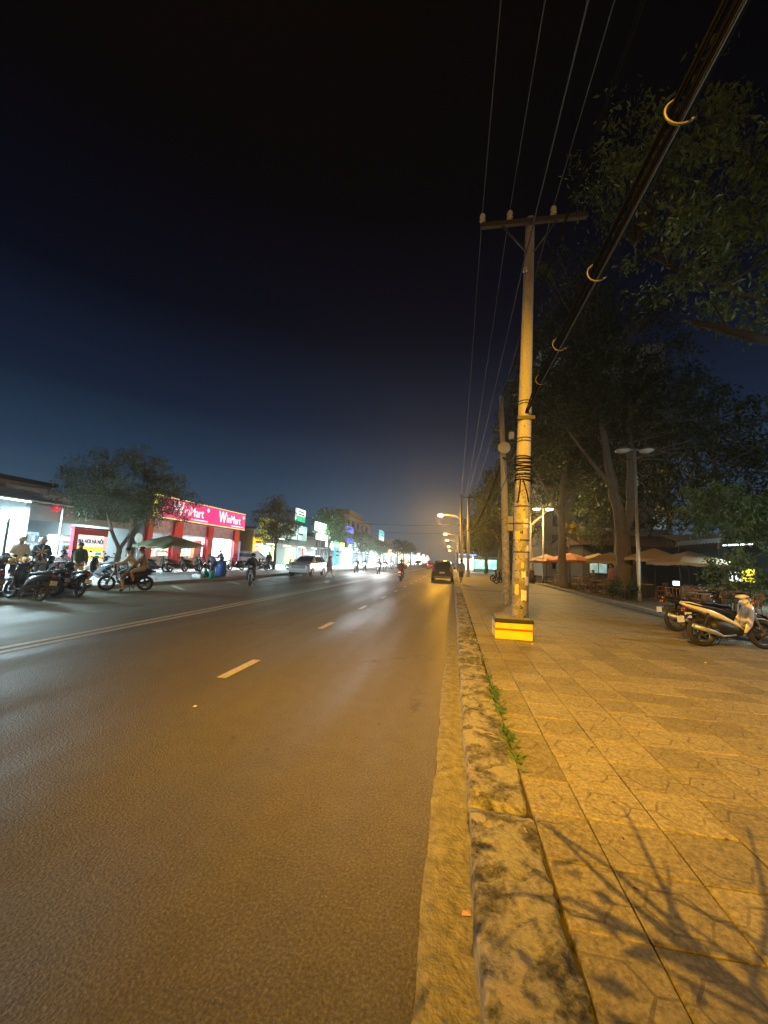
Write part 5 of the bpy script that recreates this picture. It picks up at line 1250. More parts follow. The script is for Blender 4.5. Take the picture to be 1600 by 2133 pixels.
LW = emit('sign_letter_white', (.95,.95,.95), 1.5)
for y0, sc in ((-4.4,1.0),(1.75,.98)):
    text('lettering', 'W', 1.45*sc, LW, sg, (.122,y0,.46), .01, .035, sx=.80)
    text('lettering', 'inMart', 1.12*sc, LW, sg, (.122,y0+1.28*sc,.50), .01, 0.0, sx=.86)
    text('lettering', '+', .62*sc, LW, sg, (.122,y0+4.25*sc,1.05), .01, .03)
    b = MB(); b.box(.122,.128,y0+2.2*sc,y0+4.5*sc,.22,.30); b.build('small_print', LW, sg)
light('AREA', sg, (1.0,0,.1), (1,.35,.45), 90, .4, rot=(0,R(10),0), sy=12)

parasol('large olive green street parasol in front of the mini mart', -18.9, 23.9, 2.45, 2.1, (.34,.37,.23), group=None, z0=.15, drop=.62, tilt=R(4))

# ---------------- shop with green board
sD = thing('green_shop', 'shop with yellow green and white billboard above behind the second tree', 'building', (-22,0,.15))
b = MB(); b.box(-10,-9.8,41,61,0,4.6); b.box(-9.8,0,40.8,41,0,4.2); b.box(-9.8,0,61,61.2,0,4.2); b.build('wall', CREAMP, sD)
b = MB(); b.box(-10.1,.2,40.7,61.3,4.25,4.5); b.build('roof', CONC, sD)
b = MB(); b.bbox(.0,1.6,42,60.5,2.75,2.9,.02); b.build('canopy', mat('canopy_pale', (.5,.55,.52), .5), sD)
b = MB(); b.box(-.25,-.1,42.2,45.4,0,2.74); b.build('green_panel', mat('panel_green', (.25,.35,.12), .6, var=.3), sD)
for y0, y1, c in ((45.8,46.4,'panel_yellow'),(50,53,'panel_yellow'),(56,57.2,'red_panel')): b = MB(); b.box(-.2,.0,y0,y1,.3,2.6); b.build('door_panel', mat(c, (.5,.42,.08), .6), sD)
b = MB(); b.box(.1,.35,41.7,46.6,3.3,5.75); b.build('green_board', emit('board_green', (.42,.52,.08), .95, .5, 1.2), sD)
b = MB(); b.box(.1,.35,47.2,56,3.7,5.75); b.build('white_board', emit('board_white', (.62,.85,.78), .95, .4, 1.0), sD)
for y, L in ((49,3.2),(53,2.6)): b = MB(); b.box(.352,.36,y,y+L*.6,4.4,4.62); b.build('print_line', mat('board_ink', (.03,.2,.12), .6), sD)
for y in (43.5,48,53,58): tube_lamp(.9, y, 2.66, 2.2, sD, 200, (0,0,0))
for y in (45,51,57): tube_lamp(-4, y, 3.9, 2, sD, 70)
ys_ = thing('banner_sign', 'tall yellow banner sign right of the mini mart', 'sign', (-21.6,41.2,.15)); b = MB(); b.bbox(-.08,.05,-1.1,1.1,.85,3.3,.01); b.build('panel', emit('banner_yellow', (.90,.70,.03), .95, .2, 2), ys_)
for z, w in ((2.7,1.3),(2.2,1.5),(1.7,1.2)): b = MB(); b.box(.052,.06,-w/2,w/2,z,z+.22); b.build('print_line', mat('banner_ink', (.35,.06,.03), .6), ys_)
b = MB(); b.tube([(0,-1,0),(0,-1,.9)], .03, 6); b.tube([(0,1,0),(0,1,.9)], .03, 6); b.build('post', STEEL, ys_)
vn = thing('van', 'pale van parked in the dark gap right of the mini mart', 'van', (-21.5,39.4,.15), R(-75))
b = MB(); b.loft([(-2.2,.95,.78,.55),(-2.1,1.0,.85,.72),(.9,1.0,.85,.74),(1.5,.85,.85,.55),(2.0,.68,.82,.36),(2.15,.6,.7,.25)], 14, p=5); b.build('body', mat('van_white', (.5,.52,.52), .35, coat=.6), vn)
b = MB(); b.box(-.74,.74,1.28,1.36,1.05,1.5); b.build('windscreen', GLASS, vn); b = MB(); b.box(.86,.87,-1.8,.8,1.1,1.5); b.build('side_window', GLASS, vn); b = MB(); b.box(-.87,-.86,-1.8,.8,1.1,1.5); b.build('side_window', GLASS, vn)
for x in (-.8,.8):
    for y in (-1.4,1.3): b = MB(); b.lathe([(.001,-.1),(.31,-.1),(.33,0),(.31,.1),(.001,.1)], (x,y,.33), 16, 'x'); b.build('wheel', RUBBER, vn)

# ---------------- pylon signs along the far side
def pylon(label, x, y, z0, z1, w, col, st, two=None, name='pylon_sign', post=True, ink=True):
    t = thing(name, label, 'sign', (x,y,.15), 0, 'lit signs along the far side')
    if post: b = MB(); b.tube([(0,0,0),(0,0,z1)], .07, 8); b.build('post', STEEL, t)
    b = MB(); b.bbox(.08,.30,-w/2-.05,w/2+.05,z0-.05,z1+.05,.02); b.build('casing', DSTEEL, t)
    b = MB(); b.box(.302,.31,-w/2,w/2,z0 if not two else z0+(z1-z0)*.4,z1); b.build('lit_panel', emit('%s_glow' % label.replace(' ','_')[:40], col, st, .35, 1.5), t)
    b = MB(); b.box(.08,.30,0,0,0,0) if False else None
    # lit edge facing along the road
    b = MB(); b.box(.10,.28,-w/2-.062,-w/2-.054,z0,z1); b.build('lit_side', emit('%s_glow' % label.replace(' ','_')[:40], col, st), t)
    if two: b = MB(); b.box(.302,.31,-w/2,w/2,z0,z0+(z1-z0)*.38); b.build('lower_panel', emit('%s_two' % label.replace(' ','_')[:40], two, st), t)
    if ink:
        for q in range(2): b = MB(); zz = z0+(z1-z0)*(.52+.22*q); b.box(.312,.316,-w*.33,w*.33,zz,zz+(z1-z0)*.09); b.build('print_line', mat('pylon_ink', (.02,.06,.08), .6), t)
    return t
pylon('white and green lit roof sign above the billboard shop', -21.6, 52.5, 6.2, 8.0, 3.2, (.75,.95,.85), 1.2, (.03,.45,.20), post=True)
pylon('white lit box sign with green print in front of the bright green tree', -18.0, 51, 4.9, 6.0, 4.0, (.85,.97,.92), 3.0, (.2,.55,.3))
pylon('plain white lit box sign under the green printed one', -17.9, 51.6, 3.7, 4.5, 4.4, (.9,.97,.97), 2.2, ink=False)
pylon('tall white lit panel standing at the far pavement', -17.8, 64.6, .4, 3.1, 5.5, (.92,.97,.97), 2.4, ink=False)
pylon('teal lit banner left of the tall white panel', -17.9, 58.9, .4, 2.9, 2.4, (.05,.40,.50), 1.3)
pylon('upper blue lit sign on the pale building', -18.2, 66.8, 5.8, 6.9, 4.6, (.06,.12,.75), 1.6)
pylon('lower blue lit sign on the pale building', -18.2, 67.2, 4.1, 4.9, 4.2, (.06,.12,.70), 1.3)
pylon('greenish white upright lit sign farther along', -18.0, 80, 3.7, 5.8, 4, (.7,.9,.75), 1.5)
pylon('second white lit panel farther along the far pavement', -17.8, 86, .3, 2.8, 6, (.85,.97,.95), 2.2, ink=False)
pylon('cluster of cyan neon signs high up in the distance', -18.0, 97, 6.0, 8.6, 6, (.1,.55,.65), 1.6, (.6,.7,.7))
pylon('blue neon sign low in the distance', -17.5, 100, 3.4, 4.6, 5, (.06,.15,.8), 1.8)
# bright canopy shops farther on
for k_, (y0, y1, h, c, lab) in enumerate(((62.5,75,5.2,(.20,.20,.20),'shop with bright cool lit canopy beyond the tall white panel'),(76.5,92,6.0,(.22,.24,.24),'wide shop with pale lit front farther along'),(93,108,7.5,(.20,.2,.22),'narrow dark shop with lit front below the neon signs'))):
    t = thing('street_shop', lab, 'building', (-21,0,.15)); wm_ = mat('far_wall_%d' % k_, c, .8, var=.2)
    b = MB(); b.box(-10,-9.8,y0,y1,0,h); b.box(-9.8,0,y0,y0+.2,0,h); b.box(-9.8,0,y1-.2,y1,0,h); b.box(-.2,0,y0+.2,y1-.2,3.2,h); b.build('wall', wm_, t)
    b = MB(); b.box(-10.2,.4,y0-.1,y1+.1,h,h+.2); b.build('roof', CONC, t)
    b = MB(); b.bbox(0,2.2,y0+.5,y1-.5,2.85,3.0,.02); b.build('canopy', WHITEP, t)
    n_ = 4
    for q in range(n_): tube_lamp(1.2, y0+1.5+(y1-y0-3)*q/(n_-1), 2.78, 2.4, t, 240, (0,0,0))
    for q in range(3):
        ya = y0+.6+q*(y1-y0-1)/3; b = MB(); b.bbox(.02,.22,ya,ya+(y1-y0)/3-.9,3.15,4.3+.5*(q%2),.02); b.build('lit_fascia', emit('fascia_%d_%d' % (k_,q), ((.85,.97,.95),(.25,.75,.45),(.9,.8,.3),(.5,.85,.9),(.9,.95,.95),(.3,.5,.95),(.9,.6,.3),(.85,.97,.95),(.2,.7,.6))[(k_*3+q)%9], 2.0, .5, .8), t)
    b = MB(); b.box(-9.7,-9.6,y0+.5,y1-.5,.2,2.8); b.build('lit_back_wall', emit('lit_back_%d' % k_, (.65,.85,.85), .8, .4, .6), t)  # wall glows by itself in place of light falling on it
    for q in range(3): w = MB(); w.box(.004,.05,y0+1.2+q*(y1-y0)/3.2,y0+2.8+q*(y1-y0)/3.2,4.9,max(5.05,h-.25)); w_ = w.build('window', DSTEEL, t); p = MB(); p.box(.052,.06,y0+1.3+q*(y1-y0)/3.2,y0+2.7+q*(y1-y0)/3.2,4.95,max(5.0,h-.3)); p.build('pane', GLASS, w_)
# pale multi storey house
ph = thing('pale_house', 'pale multi storey house with roof terrace rising behind the lit signs', 'building', (-24,0,.15))
PH = mat('pale_render', (.42,.46,.47), .8, var=.15, scale=.7)
b = MB(); b.box(-5,0,84,112,0,11.2); b.build('wall', PH, ph)
b = MB(); b.box(-4.6,-1,92,104,11.22,13.2); b.build('roof_room', PH, ph); b = MB(); b.box(-5.3,.5,83.7,112.3,11.205,11.40); b.build('roof', CONC, ph)
for fl in range(3):
    for q in range(5):
        y = 86+q*5; z = 2.8+fl*2.9; w = MB(); w.box(.004,.06,y,y+2.2,z,z+1.6); w_ = w.build('window', DSTEEL, ph); p = MB(); p.box(.062,.07,y+.1,y+2.1,z+.1,z+1.5); p.build('pane', GLASS, w_)
    x = -3.6; w = MB(); w.box(x,x+2,83.94,83.996,2.8+fl*2.9,4.4+fl*2.9); w_ = w.build('window', DSTEEL, ph); p = MB(); p.box(x+.1,x+1.9,83.91,83.935,2.9+fl*2.9,4.3+fl*2.9); p.build('pane', GLASS, w_)
    s_ = MB(); s_.box(.002,1.2,85,111,2.35+fl*2.9,2.5+fl*2.9); s_.build('balcony', PH, ph)
# dark houses behind the left shops
for k_, (x0, x1, y0, y1, h, lab) in enumerate(((-44,-34,8,17,7.0,'dark two storey house behind the left edge shop'),(-46,-33,18,27,6.2,'dark house behind the beer restaurant'),(-45,-34,45,58,7.5,'dark house behind the billboard shop'))):
    t = thing('back_house', lab, 'building', (0,0,.15), 0, 'dark houses behind the shops'); b = MB(); b.box(x0,x1,y0,y1,0,h); b.build('wall', GREYW, t)
    b = MB(); b.box(x0-.3,x1+.3,y0-.3,y1+.3,h+.005,h+.3); b.build('roof', mat('roof_haze_grey', (.055,.052,.055), .8, var=.3), t)  # purple grey of the night haze put into the roof colour
    for q in range(2): w = MB(); w.box(x1+.004,x1+.05,y0+1.5+q*4,y0+3+q*4,h-2.4,h-1.0); w_ = w.build('window', DSTEEL, t); p = MB(); p.box(x1+.052,x1+.06,y0+1.6+q*4,y0+2.9+q*4,h-2.3,h-1.1); p.build('pane', GLASS, w_)

# trees on the left
tree('big feathery tree with forked trunk between beer sign and magenta sign', (-18.0,18.75,.15), [[(0,0,-.05,.17),(.02,0,1.1,.14),(.05,.05,1.5,.13)],[(.04,0,1.4,.10),(-.1,-.5,2.4,.085),(-.2,-.9,3.6,.06),(-.1,-1.4,5,.03)],[(.05,.05,1.4,.10),(.1,.6,2.3,.085),(.1,.9,3.6,.06),(0,1.6,5.4,.03)]],
     [(0,.2,5.0,2.6,3.6,1.9),(.2,-1.9,4.2,1.8,2.2,1.3),(.2,2.9,4.6,1.9,2.6,1.5),(.3,0,3.6,1.9,3.0,.8),(0,1.0,6.5,1.5,1.9,.9)], 420, 46, LEAF_FEATHER, .15, 41, crad=.5, droop=.9, asp=.3, group='trees on the far side')
tree('dark slim street tree in front of the yellow green billboard', (-17.6,37.2,.15), [[(0,0,-.05,.16),(.02,0,1.6,.13),(0,.1,3.2,.10),(0,0,6.5,.04)],[(0,.05,2.2,.07),(.2,-1.2,4.2,.03)],[(0,.05,2.4,.07),(.1,1.4,4.4,.03)]],
     [(0,-.6,5.0,2.0,2.8,1.9),(.2,1.6,4.3,1.7,2.4,1.3),(0,-1.2,3.6,1.5,2.3,.9),(0,-.8,6.6,1.3,1.6,.9)], 230, 40, LEAF_FEATHER, .19, 42, crad=.5, droop=.8, group='trees on the far side')
tree('bright green lit tree between the box signs and the pale house', (-18.6,57.5,.15), [[(0,0,-.05,.2),(0,0,3,.15),(0,0,7,.06)],[(0,0,2.8,.1),(.3,-1.8,5,.04)],[(0,0,3,.1),(.3,2,5.5,.04)]],
     [(0,0,6.6,2.6,4.2,2.5),(.3,3.2,5.4,2,3,1.6),(.3,-2.6,5.6,1.8,2.6,1.6)], 230, 36, LEAF_LIT, .32, 43, crad=.7, group='trees on the far side')
tree('greenish tree in front of the pale house', (-17.2,74,.15), [[(0,0,-.05,.2),(0,0,3,.14),(0,0,5.5,.05)]], [(0,0,4.6,2.2,4.6,1.8),(0,4,4.2,1.8,3,1.4)], 130, 30, LEAF_LIT, .36, 44, crad=.7, group='trees on the far side')
tree('small far tree beneath the neon signs', (-17.0,92,.15), [[(0,0,-.05,.2),(0,0,3,.14),(0,0,5,.05)]], [(0,0,4.4,2.0,4,1.7)], 80, 30, LEAF_MID, .4, 45, crad=.8, group='trees on the far side')
tree('dark tree crown at the far left above the bright shop', (-31,12.5,.15), [[(0,0,-.05,.25),(0,0,4,.18),(0,0,7,.06)]], [(0,0,7,2.4,2.6,1.9)], 90, 36, LEAF_DARK, .26, 46, crad=.7, group='trees on the far side')
for k_, (x, y, h) in enumerate(((-16.5,118,8),(-16.8,135,9),(-16.5,155,9))):
    tree(('far tree first beyond the neon signs','far tree second beyond the neon signs','far tree third beyond the neon signs')[k_], (x,y,.15), [[(0,0,-.05,.2),(0,0,h*.5,.12),(0,0,h*.8,.05)]], [(0,0,h*.65,2.6,3.4,h*.28)], 60, 26, LEAF_MID, .5, 47+k_, crad=.9, group='trees on the far side')

for lab_, c_, pw_ in (('plain white lit box sign under the green printed one', (.8,1,.9), 500), ('tall white lit panel standing at the far pavement', (.8,1,.95), 700), ('second white lit panel farther along the far pavement', (.85,1,.95), 700)):
    t_ = [o for o in S.objects if o.get('label') == lab_][0]
    zc_ = 4.1 if 'box' in lab_ else 1.7
    light('AREA', t_, (.36,0,zc_), c_, pw_, 1.0, rot=(0,R(-90),0), sy=4)
    light('AREA', t_, (.0,0,zc_+.6), c_, pw_*.6, .6, rot=(0,R(150),0), sy=4)

# ================================================================== bikes, people and stalls on the left
BK = (.014,.013,.016)
motorbike('black motorbike parked at the far kerb nearest the left edge', (-12.15,9.62,0), R(84), (.02,.014,.018), 'scooter', lean=R(7))
motorbike('black motorbike parked at the far kerb in front of the man in green', (-12.2,11.0,0), R(72), BK, 'scooter', lean=R(7))
motorbike('dark motorbike half hidden between the two black ones at the far kerb', (-13.0,10.6,0), R(95), (.03,.03,.04), 'under', lean=R(7))
motorbike('dark motorbike behind the man in green with handlebar raised', (-14.3,12.0,.15), R(60), (.025,.02,.022), 'under', lean=R(7))
motorbike('dark motorbike behind the fruit cart', (-15.6,12.9,.15), R(110), (.05,.05,.06), 'scooter', lean=R(7))
motorbike('small dark motorbike at the left edge below the fruit cart', (-13.3,8.9,.0), R(100), (.04,.04,.045), 'under', lean=R(7))
motorbike('dark motorbike parked behind the couple beside the grey house', (-15.3,15.0,.15), R(80), (.03,.03,.035), 'scooter', lean=R(7))
motorbike('dark motorbike parked under the big feathery tree', (-16.0,16.4,.15), R(95), (.05,.04,.04), 'under', lean=R(7))
motorbike('grey motorbike parked between parasol and mini mart door', (-18.6,26.0,.15), R(-15), (.10,.10,.11), 'scooter', lean=R(-7))
motorbike('dark motorbike parked right of the mini mart door', (-18.3,31.4,.15), R(160), (.03,.03,.035), 'scooter', lean=R(7))
# couple on a motorbike
cr_ = R(128)
motorbike('black motorbike carrying two riders in tan shirts at the far kerb', (-12.25,13.35,0), cr_, (.03,.02,.02), 'scooter', lean=0, tail=False)
person('rider in tan shirt with foot on the road in front on the motorbike', 'ride_foot', (-12.25,13.35,0), cr_, (.66,.60,.46), (.10,.09,.08), bare_legs=True)
person('passenger in brown shirt with red helmet behind the tan rider', 'pillion', (-12.25,13.35,0), cr_, (.33,.25,.20), (.42,.36,.28), hat='helmet', hatcol=(.28,.03,.03), bare_legs=True)
person('man in dark green jacket and pale trousers before the beer sign', 'walk', (-14.15,13.0,.13), R(-128), (.055,.065,.035), (.56,.50,.36), hat='hair', scale=.95)
person('vendor in white helmet and pale jacket behind the fruit cart', 'work', (-14.9,11.4,.15), R(-115), (.52,.55,.55), (.05,.05,.06), hat='helmet', hatcol=(.6,.62,.62))
p_ = person('vendor in white helmet and dark shirt with big white flower print', 'work', (-14.7,12.0,.15), R(-130), (.03,.03,.05), (.30,.26,.22), hat='helmet', hatcol=(.62,.62,.60))
fl = MB()
for q in range(7):
    a = 2*math.pi*q/7; fl.add([(0,0,0),(.13*math.cos(a-.25),.012,.13*math.sin(a-.25)),(.22*math.cos(a),.02,.22*math.sin(a)),(.13*math.cos(a+.25),.012,.13*math.sin(a+.25))], [(0,1,2,3)])
fo = fl.build('flower_print', mat('flower_cream', (.62,.58,.46), .8, var=.1), p_, (0,.225,1.20)); fo.rotation_euler = (R(-8),0,0); fo.modifiers.new('t','SOLIDIFY').thickness = .01
person('customer in dark clothes bending over the fruit cart at the left edge', 'bend', (-13.75,10.0,.0), R(40), (.03,.03,.035), (.04,.04,.05), hat='cap')
person('person in grey sitting inside the restaurant left of the cooler', 'sit', (-19.8,15.4,.15), R(-120), (.30,.30,.34), (.1,.1,.12))
person('person in pinkish shirt sitting behind the parked black motorbikes', 'sit', (-15.6,13.6,.15), R(-140), (.38,.20,.22), (.07,.07,.09))
ct = thing('fruit_cart', 'vendor cart with tray of yellow fruit at the left edge', 'cart', (-14.1,10.75,.15), R(-35))
b = MB(); b.bbox(-.85,.85,-.35,.35,.80,.86,.01); b.build('tray', STEEL, ct)
for x in (-.75,.75):
    for y in (-.28,.28): b = MB(); b.tube([(x,y,0),(x,y,.80)], .02, 6); b.build('leg', DSTEEL, ct)
b = MB(); b.bbox(-.8,.8,-.30,.30,.30,.34,.01); b.build('lower_shelf', DSTEEL, ct)
b = MB(); b.tube([(-.84,-.34,.86),(-.84,-.34,2.2)], .02, 6); b.tube([(-.84,-.34,2.2),(.84,-.34,2.2),(.84,-.34,.86)], .02, 6); b.build('frame', DSTEEL, ct)
random.seed(31); fm = [mat('mango_yellow', (.70,.48,.06), .45, var=.2), mat('fruit_orange', (.62,.30,.06), .45, var=.2)]
for q in range(46):
    b = MB(); x, y = random.uniform(-.75,.75), random.uniform(-.28,.28); b.sphere((0,0,0), .062, 8, (1.35,.95,.9))
    o = b.build('fruit', fm[q % 2 if x < -.2 else 0], None, Matrix.Rotation(R(-35),3,'Z') @ Vector((x,y,0))+Vector((-14.1,10.75,.15+.92+random.uniform(0,.06)*(1 if abs(x) < .5 else 0))), random.uniform(0,3))
    tag(o, 'round yellow fruit lying in the heap on the vendor cart tray', 'fruit', 'fruit on the cart')
light('POINT', sA, (-15.2,10.9,2.45), COOL, 110, .06)
b = MB(); b.lathe([(.02,2.60),(.05,2.55),(.06,2.49),(.001,2.44)], (-15.2,10.9,0), 10); o = b.build('bulb', emit('bulb_cool', (.8,.97,1), 20), sA); b = MB(); b.tube([(-15.2,10.9,2.6),(-17.6,10.9,3.27)], .008, 4); b.build('lamp_wire', CABLE, sA)

# in front of the mini mart
motorbike('grey motorbike parked under the olive parasol', (-18.5,24.3,.15), R(-10), (.06,.065,.07), 'under', lean=R(-7))
motorbike('dark motorbike parked left under the olive parasol', (-18.9,22.8,.15), R(-25), (.05,.05,.055), 'scooter', lean=R(-7))
motorbike('motorbike parked facing left at the mini mart door', (-18.7,27.6,.15), R(165), (.05,.05,.06), 'under', lean=R(7))
motorbike('second motorbike standing at the mini mart door', (-18.2,28.8,.15), R(155), (.12,.12,.13), 'under', lean=R(7))
person('person in grey jacket sitting on a motorbike at the mini mart door', 'ride', (-18.2,28.8,.15), R(155), (.14,.15,.16), (.08,.08,.1), hat='cap')
bb = thing('water_barrel', 'blue plastic barrel beside the turquoise tarpaulin', 'barrel', (-14.35,22.9,.15))
b = MB(); b.lathe([(.001,0),(.26,0),(.30,.04),(.32,.35),(.32,.6),(.30,.80),(.24,.86),(.001,.86)], n=18); b.build('drum', mat('barrel_blue', (.03,.09,.30), .35, var=.15), bb)
for z in (.28,.58): b = MB(); b.lathe([(.315,z-.02),(.335,z),(.315,z+.02)], n=18); b.build('hoop', mat('barrel_blue', (.03,.09,.30), .35), bb)
tp = MB(); nx, ny = 16, 14; vs = []; fs = []; random.seed(41)
for j in range(ny+1):
    for i in range(nx+1):
        x, y = i/nx-.5, j/ny-.5; r2 = (x*x+y*y)*4
        z = max(0, .42*(1-r2)**1 if r2 < 1 else 0)*(.65+.5*math.sin(i*1.3+j*.7))+random.uniform(0,.05); vs.append((x*1.3, y*1.9, max(.01, z)))
for j in range(ny):
    for i in range(nx): a = j*(nx+1)+i; fs.append((a,a+1,a+nx+2,a+nx+1))
tp.smooth = True; tp.add(vs, fs); o = tp.build('tarpaulin', mat('tarp_turquoise', (.05,.42,.42), .45, var=.2, scale=4, bump=.4), None, (-14.0,20.9,.15), R(10)); tag(o, 'crumpled turquoise tarpaulin over goods on the forecourt edge', 'tarpaulin')
person('street vendor in dark cap squatting behind the blue barrel', 'bend', (-14.75,22.6,.15), R(60), (.20,.20,.22), (.10,.10,.12), hat='cap')
for k_, (x, y) in enumerate(((-13.9,20.0),(-14.3,21.7))):
    b = MB(); b.bbox(-.25,.25,-.18,.18,0,.22,.04); o = b.build('goods_bundle', mat('bundle_white', (.55,.56,.55), .8, var=.3, scale=8), None, (x,y,.15), .4*k_); tag(o, ('white bundle at the near end of the tarpaulin','white bundle at the barrel end of the tarpaulin')[k_], 'bundle')
# parked bikes further on
for k_, (x, y, a, c, lab) in enumerate(((-16.6,39.5,80,BK,'dark motorbike first in the row behind the silver car'),(-16.8,41.2,85,(.1,.1,.11),'motorbike second in the row behind the silver car'),(-16.7,43,75,(.05,.03,.03),'motorbike third in the row behind the silver car'),(-16.9,45,88,(.06,.06,.08),'motorbike fourth in the row behind the silver car'),(-17.2,33.8,70,BK,'motorbike beside the slim tree trunk'),(-17.6,35.4,95,(.08,.08,.09),'motorbike leaning left of the slim tree'),(-14.4,41.2,40,(.05,.05,.055),'motorbike parked right of the silver car'),(-15.6,47,80,(.08,.03,.03),'motorbike in the second row beyond the silver car'),(-16.2,49,85,BK,'last motorbike in the row beyond the silver car'))):
    motorbike(lab, (x,y,.15), R(a), c, 'scooter' if k_ % 2 else 'under', lean=R(7), group='motorbikes parked beyond the mini mart', mirrors=k_ < 4)
person('person in black standing at the yellow banner sign', 'stand', (-17.9,36.6,.15), R(-150), (.02,.02,.025), (.03,.03,.04))
pd_ = person('pedestrian in a light purple dress walking across right of the silver car', 'walk', (-9.85,30.9,0), R(-80), (.42,.38,.46), (.38,.34,.42), bare_legs=True, hat='long', sleeve=False)
sk = MB(); sk.lathe([(.155,1.06),(.17,.92),(.21,.75),(.25,.56),(.245,.56)], (0,.03,0), 16); sk.build('skirt', mat('cloth_419_379_459', (.42,.38,.46), .85), pd_)
# traffic
motorbike('dark motorbike ridden towards the viewer on the far lane', (-10.15,18.9,0), R(205), (.05,.035,.035), 'under', lean=0)
person('rider in dark jacket on the motorbike coming along the far lane', 'ride', (-10.15,18.9,0), R(205), (.06,.055,.06), (.07,.06,.06), hat='cap')
k = MB(); k.bbox(-.30,.30,-.98,-.50,.86,.98,.03); o = k.build('delivery_tray', WHITEP, None, (-10.15,18.9,0), R(205)); tag(o, 'white tray carried on the back of the dark far lane motorbike', 'tray')
RT = [('oncoming motorbike with bright headlight, leftmost of the oncoming group',-10.75,43.7,(.1,.1,.1)),('oncoming motorbike with bright headlight second from the left',-11.2,50,(.08,.05,.05)),('oncoming motorbike with bright headlight in the middle of the road',-8.0,42.8,(.06,.06,.07)),('oncoming motorbike just behind the middle one',-8.6,50.5,(.05,.05,.05)),('far oncoming motorbike near the white panels',-10.1,66,(.1,.1,.1)),('far oncoming motorbike close to the centre line',-8.0,72,(.1,.1,.1)),('farthest oncoming motorbike on the far lane',-9.5,95,(.1,.1,.1))]
for k_, (lab, x, y, c) in enumerate(RT):
    motorbike(lab, (x,y,0), R(180), c, 'scooter' if k_ % 2 else 'under', lit=True, lean=0, group='oncoming motorbikes')
    if k_ < 6: person('rider of the '+lab.replace(', leftmost of the oncoming group',' leftmost'), 'ride', (x,y,0), R(180), ((.3,.3,.32),(.1,.1,.12),(.2,.25,.25),(.25,.1,.1),(.2,.2,.2),(.3,.3,.3))[k_], (.06,.06,.08), hat='helmet', hatcol=(.3,.3,.3), group='riders of the oncoming motorbikes')
    if k_ < 4: light('SPOT', bpy.data.objects[[o.name for o in S.objects if o.get('label') == lab][0]], (0,.56,.95), (.93,.97,1.0), 1600, .05, rot=(R(84),0,0), spot=R(70), blend=.8)
motorbike('motorbike with glowing red tail light riding away up the road', (-3.9,30.2,0), R(2), (.30,.02,.02), 'scooter', tail=True, lean=0)
person('rider in reddish jacket on the motorbike with red tail light', 'ride', (-3.9,30.2,0), R(2), (.30,.06,.06), (.06,.06,.08), hat='helmet', hatcol=(.35,.33,.33))
c2 = car('red car with tail lights far ahead on the right lane', (-4.6,88,0), R(0), (.25,.02,.02), 'suv', tail=True)
c3 = car('far oncoming car with headlights on', (-9.6,112,0), R(180), (.2,.2,.2), 'suv', lit=True)
c4 = car('farthest white car driving away', (-2.6,120,0), R(0), (.5,.5,.5), 'suv', tail=True)

# distant shop fronts on both sides, with lit signs
random.seed(55)
cl_ = [(.85,.95,.95),(.95,.85,.6),(.5,.85,.9),(.9,.9,.8),(.95,.6,.3),(.6,.75,.95),(.8,.95,.85)]
y = 110; k_ = 0
while y < 330:
    L = random.uniform(9,15)
    for sd in (-1, 1):
        if sd > 0 and y < 95: continue
        x0 = -21 if sd < 0 else 8.0; xs = 1 if sd < 0 else -1; h = random.uniform(4.2,8.5)
        t = thing('distant_shop', 'small distant shop front with lit sign at the far end of the %s side' % ('left' if sd < 0 else 'right'), 'building', (x0,y,.13), 0, 'distant shops on the %s side' % ('left' if sd < 0 else 'right'))
        b = MB(); b.box(-9 if sd < 0 else 0, 0 if sd < 0 else 9, 0, L-.4, 0, h); b.build('wall', DARKW if k_ % 2 else GREYW, t)
        f = MB(); f.bbox(.02*xs if xs > 0 else -.5, .5 if xs > 0 else -.02, .5, L-1, 3.0, 4.1, .02); f.build('lit_sign', emit('far_sign_%d' % (k_ % 7), cl_[k_ % 7], 2.2+k_ % 3, .5, .4), t)
        g_ = MB(); g_.box(.02*xs if xs > 0 else -.06, .06 if xs > 0 else -.02, .8, L-1.4, .2, 2.7); g_.build('shop_window', emit('far_window_%d' % ((k_+3) % 7), cl_[(k_+3) % 7], 1.6, .6, .5), t)
        e_ = MB(); e_.bbox(.6*xs if xs > 0 else -2.2, 2.2 if xs > 0 else -.6, .2, .5, 2.6, 4.6 if k_ % 3 else 6, .02); e_.build('blade_sign', emit('far_sign_%d' % ((k_+2) % 7), cl_[(k_+2) % 7], 2.5, .5, .4), t)
        k_ += 1
    y += L+1.0
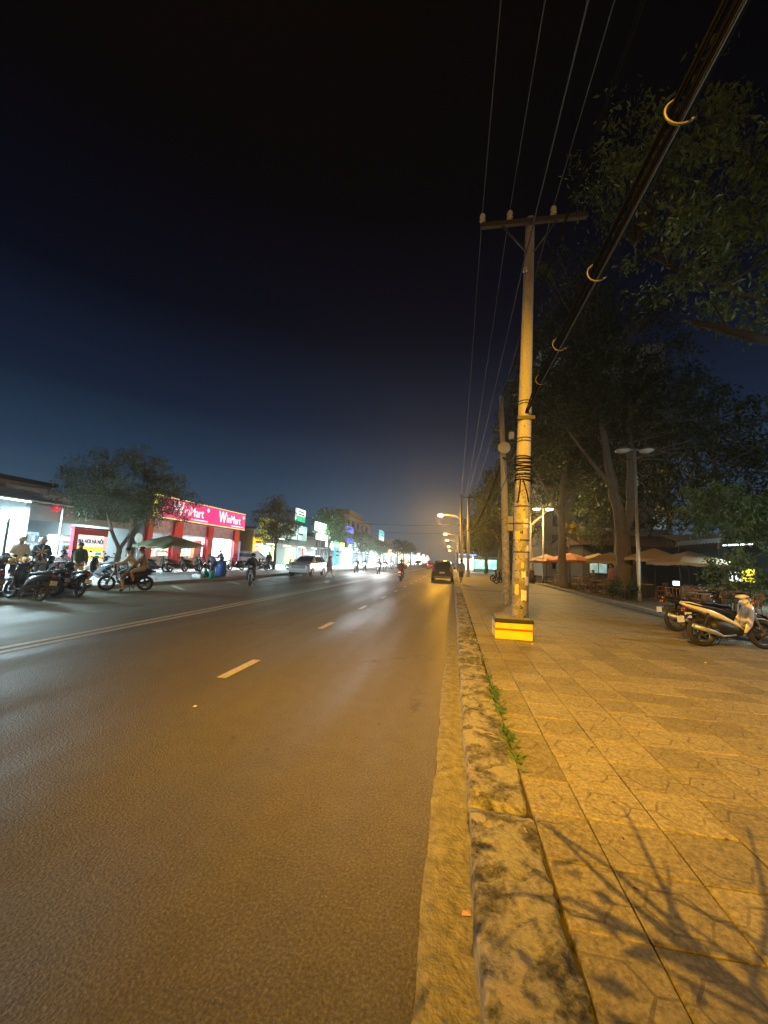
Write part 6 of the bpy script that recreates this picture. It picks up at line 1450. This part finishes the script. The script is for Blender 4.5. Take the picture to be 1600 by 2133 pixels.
# lit kiosk beyond the poles on the right and cyan lit trees
ks = thing('lit_kiosk', 'white and blue lit kiosk at the pavement beyond the pair of poles', 'kiosk', (2.6,74,.13))
b = MB(); b.box(-1.6,1.6,.2,3,0,2.8); b.build('wall', WHITEP, ks); b = MB(); b.box(-1.5,1.5,.10,.19,.3,2.2); b.build('lit_front', emit('kiosk_white', (.80,.92,1.0), 3.0, .4, 1), ks)
b = MB(); b.prism([(-.6,2.82),(3.2,2.82),(3.2,3.0),(-.6,3.2)], -1.9, 1.9); b.build('roof', mat('kiosk_blue', (.05,.10,.35), .5), ks); b = MB(); b.box(-1.6,1.6,-.66,-.61,2.86,3.15); b.build('lit_header', emit('kiosk_blue_glow', (.25,.45,.95), 1.6), ks)
light('AREA', ks, (0,-.3,2.6), (.85,.95,1), 200, 2, rot=(R(-30),0,0))
gs = thing('green_lit_stall', 'stall glowing green and cyan beyond the dark parked motorbikes', 'stall', (5.6,72,.13))
b = MB(); b.box(-2,2,.2,2.6,0,2.6); b.build('wall', GREYW, gs); b = MB(); b.box(-1.9,1.9,.1,.19,.6,2.2); b.build('lit_front', emit('stall_cyan', (.35,.9,.7), 1.6, .6, 1.2), gs); b = MB(); b.box(-2.2,2.2,-.6,2.8,2.62,2.75); b.build('roof', STEEL, gs)
light('AREA', gs, (0,-.4,2.4), (.5,1,.8), 120, 2, rot=(R(-30),0,0))

# ================================================================== night haze
hz = MB(); hz.box(-430,430,-210,910,-1.0,42)
ho = hz.build('haze', None); ho.data.materials.clear()
hm = bpy.data.materials.new('haze_air'); hm.use_nodes = True; t = hm.node_tree; t.nodes.clear()
om = t.nodes.new('ShaderNodeOutputMaterial'); pv = t.nodes.new('ShaderNodeVolumePrincipled')
pv.inputs['Color'].default_value = (.86,.92,1,1); pv.inputs['Density'].default_value = .0011; pv.inputs['Anisotropy'].default_value = .8
t.links.new(pv.outputs[0], om.inputs['Volume']); ho.data.materials.append(hm); ho['kind'] = 'stuff'; ho['label'] = 'thin night haze over the street'
